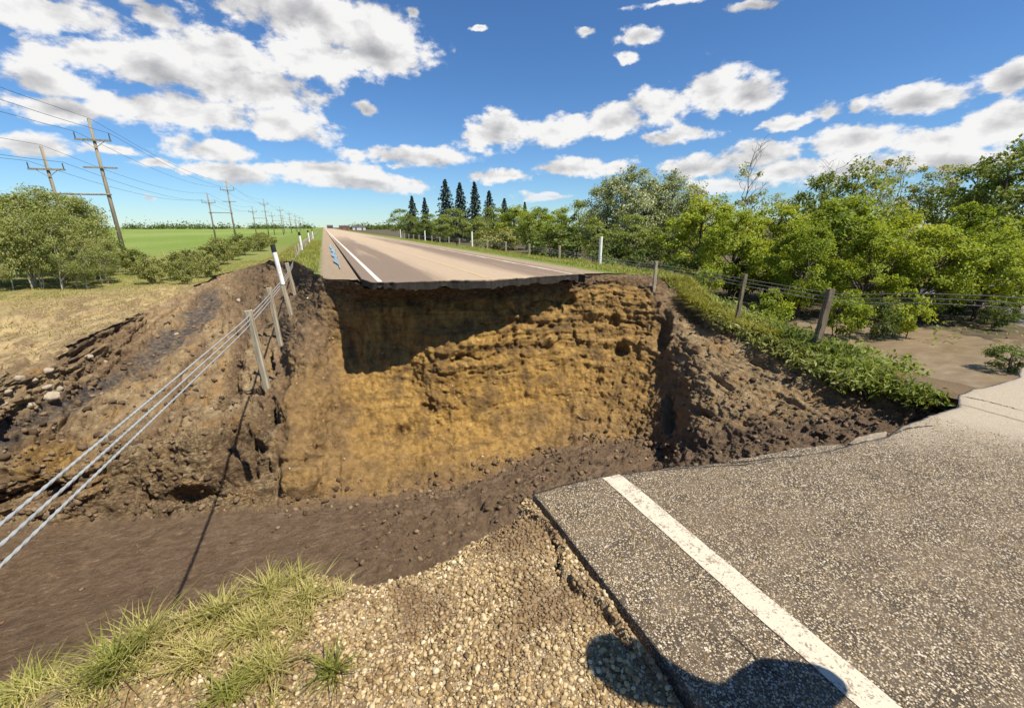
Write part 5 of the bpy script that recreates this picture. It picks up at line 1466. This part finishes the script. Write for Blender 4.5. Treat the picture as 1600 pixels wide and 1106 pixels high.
# ------------------------------------------------------------------ loose gravel
bm = bmesh.new(); bmesh.ops.create_icosphere(bm, subdivisions=1, radius=1.0)
IV = np.array([v.co[:] for v in bm.verts]); IF = np.array([[v.index for v in f.verts] for f in bm.faces]); bm.free()
def pebbles(name, C, R, mat, rng, label):
    n = len(C)
    q = rng.normal(size=(n, 4)); q /= np.linalg.norm(q, axis=1, keepdims=True)
    w, x, y, z = q.T
    Rm = np.stack([1 - 2 * (y*y + z*z), 2 * (x*y - z*w), 2 * (x*z + y*w), 2 * (x*y + z*w), 1 - 2 * (x*x + z*z), 2 * (y*z - x*w), 2 * (x*z - y*w), 2 * (y*z + x*w), 1 - 2 * (x*x + y*y)], 1).reshape(n, 3, 3)
    sc = rng.uniform(.6, 1.25, (n, 1, 3)); sc[:, :, 2] *= .75
    v = IV[None] * sc * (1 + .12 * rng.normal(size=(n, 12, 1)))
    v = np.einsum('nij,nkj->nki', Rm, v); v[:, :, 2] *= .8
    v = v * R[:, None, None] + C[:, None]
    F = (IF[None] + np.arange(n)[:, None, None] * 12).reshape(-1, 3)
    return link(name, mesh_np(name, v, F, True), mat, kind='stuff', label=label)
m_peb, nt, out = new_mat('gravel_stone')
g = N(nt, 'ShaderNodeNewGeometry')
c = RAMP(nt, g.outputs['Random Per Island'], [(0, (.13, .09, .05)), (.25, (.25, .185, .10)), (.55, (.36, .28, .165)), (.8, (.45, .375, .25)), (1, (.58, .52, .41))])
n_ = NOISE(nt, g.outputs['Position'], 1.8, 5, .6)
c = MIX(nt, 1.0, c, (1.0, .92, .76), 'MULTIPLY')
c = MIX(nt, M(nt, 'MULTIPLY', SS(nt, n_, .47, .60), .75), c, (.15, .092, .046))
finish(nt, out, c, .8, NOISE(nt, g.outputs['Position'], 260, 3, .6), .25, .3, .003)
n = 30000
qx = rng.uniform(-1.25, .97, n); e = edge_near(qx); qy = e - rng.uniform(0, 1, n) ** 1.0 * (e - .25)
dens = smooth(qx, -1.2, -.45) * .85 + .15
keep = rng.uniform(0, 1, n) < dens
qx, qy = qx[keep], qy[keep]
ii = np.clip(np.searchsorted(xs, qx), 0, len(xs) - 1)
jj = np.clip((qy / Ye[ii] * (len(sd) - 1)).astype(int), 0, len(sd) - 1) + len(ss)
qz = Zn[ii, jj]
R = .0045 + .0105 * rng.uniform(0, 1, len(qx)) ** 2.6
pebbles('loose_gravel', np.stack([qx, qy, qz + R * .25], 1), R, m_peb, rng, 'loose pebbles covering the near shoulder')
# chips standing proud of the near asphalt
n = 15000
qx = 1.02 + rng.uniform(0, 1, n) ** 1.3 * 3.6; e = np.interp(qx, rgn, yfn); qy = .12 + rng.uniform(0, 1, n) * (e - .14)
keep = (qx < 1.475) | (qx > 1.617)
qx, qy = qx[keep], qy[keep]
R = .0028 + .0035 * rng.uniform(0, 1, len(qx)) ** 2
pebbles('asphalt_chips', np.stack([qx, qy, ntop(qx, qy) + R * .1], 1), R, m_peb, rng, 'stone chips set in the near asphalt')

# clods of soil fallen on the mud, the talus and the scour; stones standing out of the cut face
m_clod, nt, out = new_mat('soil_clod')
g = N(nt, 'ShaderNodeNewGeometry')
finish(nt, out, RAMP(nt, g.outputs['Random Per Island'], [(0, (.055, .036, .022)), (.5, (.12, .082, .05)), (.85, (.18, .125, .078)), (1, (.23, .165, .105))]), .9, NOISE(nt, g.outputs['Position'], 40, 4, .6), .2, .5, .01)
wgt = (rightz * smooth(VV, .8, 1.6) * (1 - smooth(VV, 6.1, 6.3)) * .25 + leftz * smooth(VV, 1.0, 1.5) * (1 - smooth(VV, 4.0, 4.3)) * .7 + mid * smooth(VV, 3.7, 4.0) * (1 - smooth(VV, 4.3, 4.8)) * 1.6 + floor_ * .03 + rough_m * floor_ * (1 - rightz) * .5)
wgt = np.clip(wgt * (.25 + smooth(med, -.15, .35)), 0, None)[::1, ::1]
cdf = np.cumsum(wgt.ravel()); cdf /= cdf[-1]
n = 5200
idx = np.searchsorted(cdf, rng.uniform(0, 1, n))
Cc = RPd.reshape(-1, 3)[idx]; dist_ = np.linalg.norm(Cc - np.array([0, 0, CAM_Z]), axis=1)
R = (.014 + .075 * rng.uniform(0, 1, n) ** 4) * np.clip(dist_ / 12, .5, 1.6)
pebbles('soil_clods', Cc + RN.reshape(-1, 3)[idx] * (R * .3)[:, None], R, m_clod, rng, 'clods of soil fallen along the walls and over the mud')
wgt = mid * smooth(VV, .9, 1.4) * (1 - smooth(VV, 3.6, 3.9))
cdf = np.cumsum(wgt.ravel()); cdf /= cdf[-1]
n = 700
idx = np.searchsorted(cdf, rng.uniform(0, 1, n))
R = .012 + .045 * rng.uniform(0, 1, n) ** 4
pebbles('embedded_stones', RPd.reshape(-1, 3)[idx], R, m_peb, rng, 'small stones standing out of the golden cut face')

# ------------------------------------------------------------------ onlooker whose shadow reaches the road
m_coat = plain('dark_jacket', (.045, .05, .065), .85); m_jean = plain('denim', (.05, .065, .10), .9); m_skin = plain('skin', (.45, .30, .22), .6, 0, .03); m_hat = plain('dark_cap', (.03, .03, .035), .8)
def skin_body(name, chains, mat, parent=None, sub=2, **k):
    me = bpy.data.meshes.new(name)
    V = []; E = []; Rr = []; key = {}
    for ch in chains:
        prev = None
        for (p, r) in ch:
            kk = tuple(round(c, 4) for c in p)
            if kk not in key:
                key[kk] = len(V); V.append(p); Rr.append(r)
            i = key[kk]
            if prev is not None: E.append((prev, i))
            prev = i
    me.from_pydata(V, E, [])
    o = link(name, me, mat, parent, **k)
    sm = o.modifiers.new('skin', 'SKIN')
    for i, r in enumerate(Rr):
        me.skin_vertices[0].data[i].radius = (r, r)
    me.skin_vertices[0].data[0].use_root = True
    ss_ = o.modifiers.new('sub', 'SUBSURF'); ss_.levels = sub; ss_.render_levels = sub
    sm.use_smooth_shade = True
    return o
PPOS = (1.66, -.17); FACE = Vector((-.62, .78, 0)); SIDE = Vector((.78, .62, 0))
def b3(f, s, z): return tuple(Vector((0, 0, z)) + FACE * f + SIDE * s)
hip = (b3(0, 0, .96), .15); ch1 = (b3(.03, 0, 1.15), .145); ch2 = (b3(.06, 0, 1.30), .15); nk = (b3(.15, -.03, 1.52), .055)
hd0 = (b3(.22, -.05, 1.64), .09); hd1 = (b3(.26, -.06, 1.75), .135); hd2 = (b3(.26, -.06, 1.86), .11)
chains = [[hip, ch1, ch2, nk, hd0, hd1, hd2]]
for s in (-1, 1):
    chains.append([hip, (b3(0, s * .11, .90), .10), (b3(.02, s * .13, .50), .07), (b3(-.01, s * .14, .10), .05), (b3(.05, s * .15, .05), .045), (b3(.16, s * .16, .04), .04)])
    chains.append([ch2, (b3(.05, s * .20, 1.31), .075), (b3(.02, s * .27, 1.12), .055), (b3(.16, s * .20, .95), .042), (b3(.22, s * .17, .93), .035)])
per = empty('person', (PPOS[0], PPOS[1], .0), 'person in dark jacket standing beside the camera, shadow falling on the road edge', 'person')
body = skin_body('body', chains, m_coat, per)
skin_body('cap', [[(b3(.26, -.06, 1.82), .14), (b3(.25, -.06, 1.91), .11)]], m_hat, per)
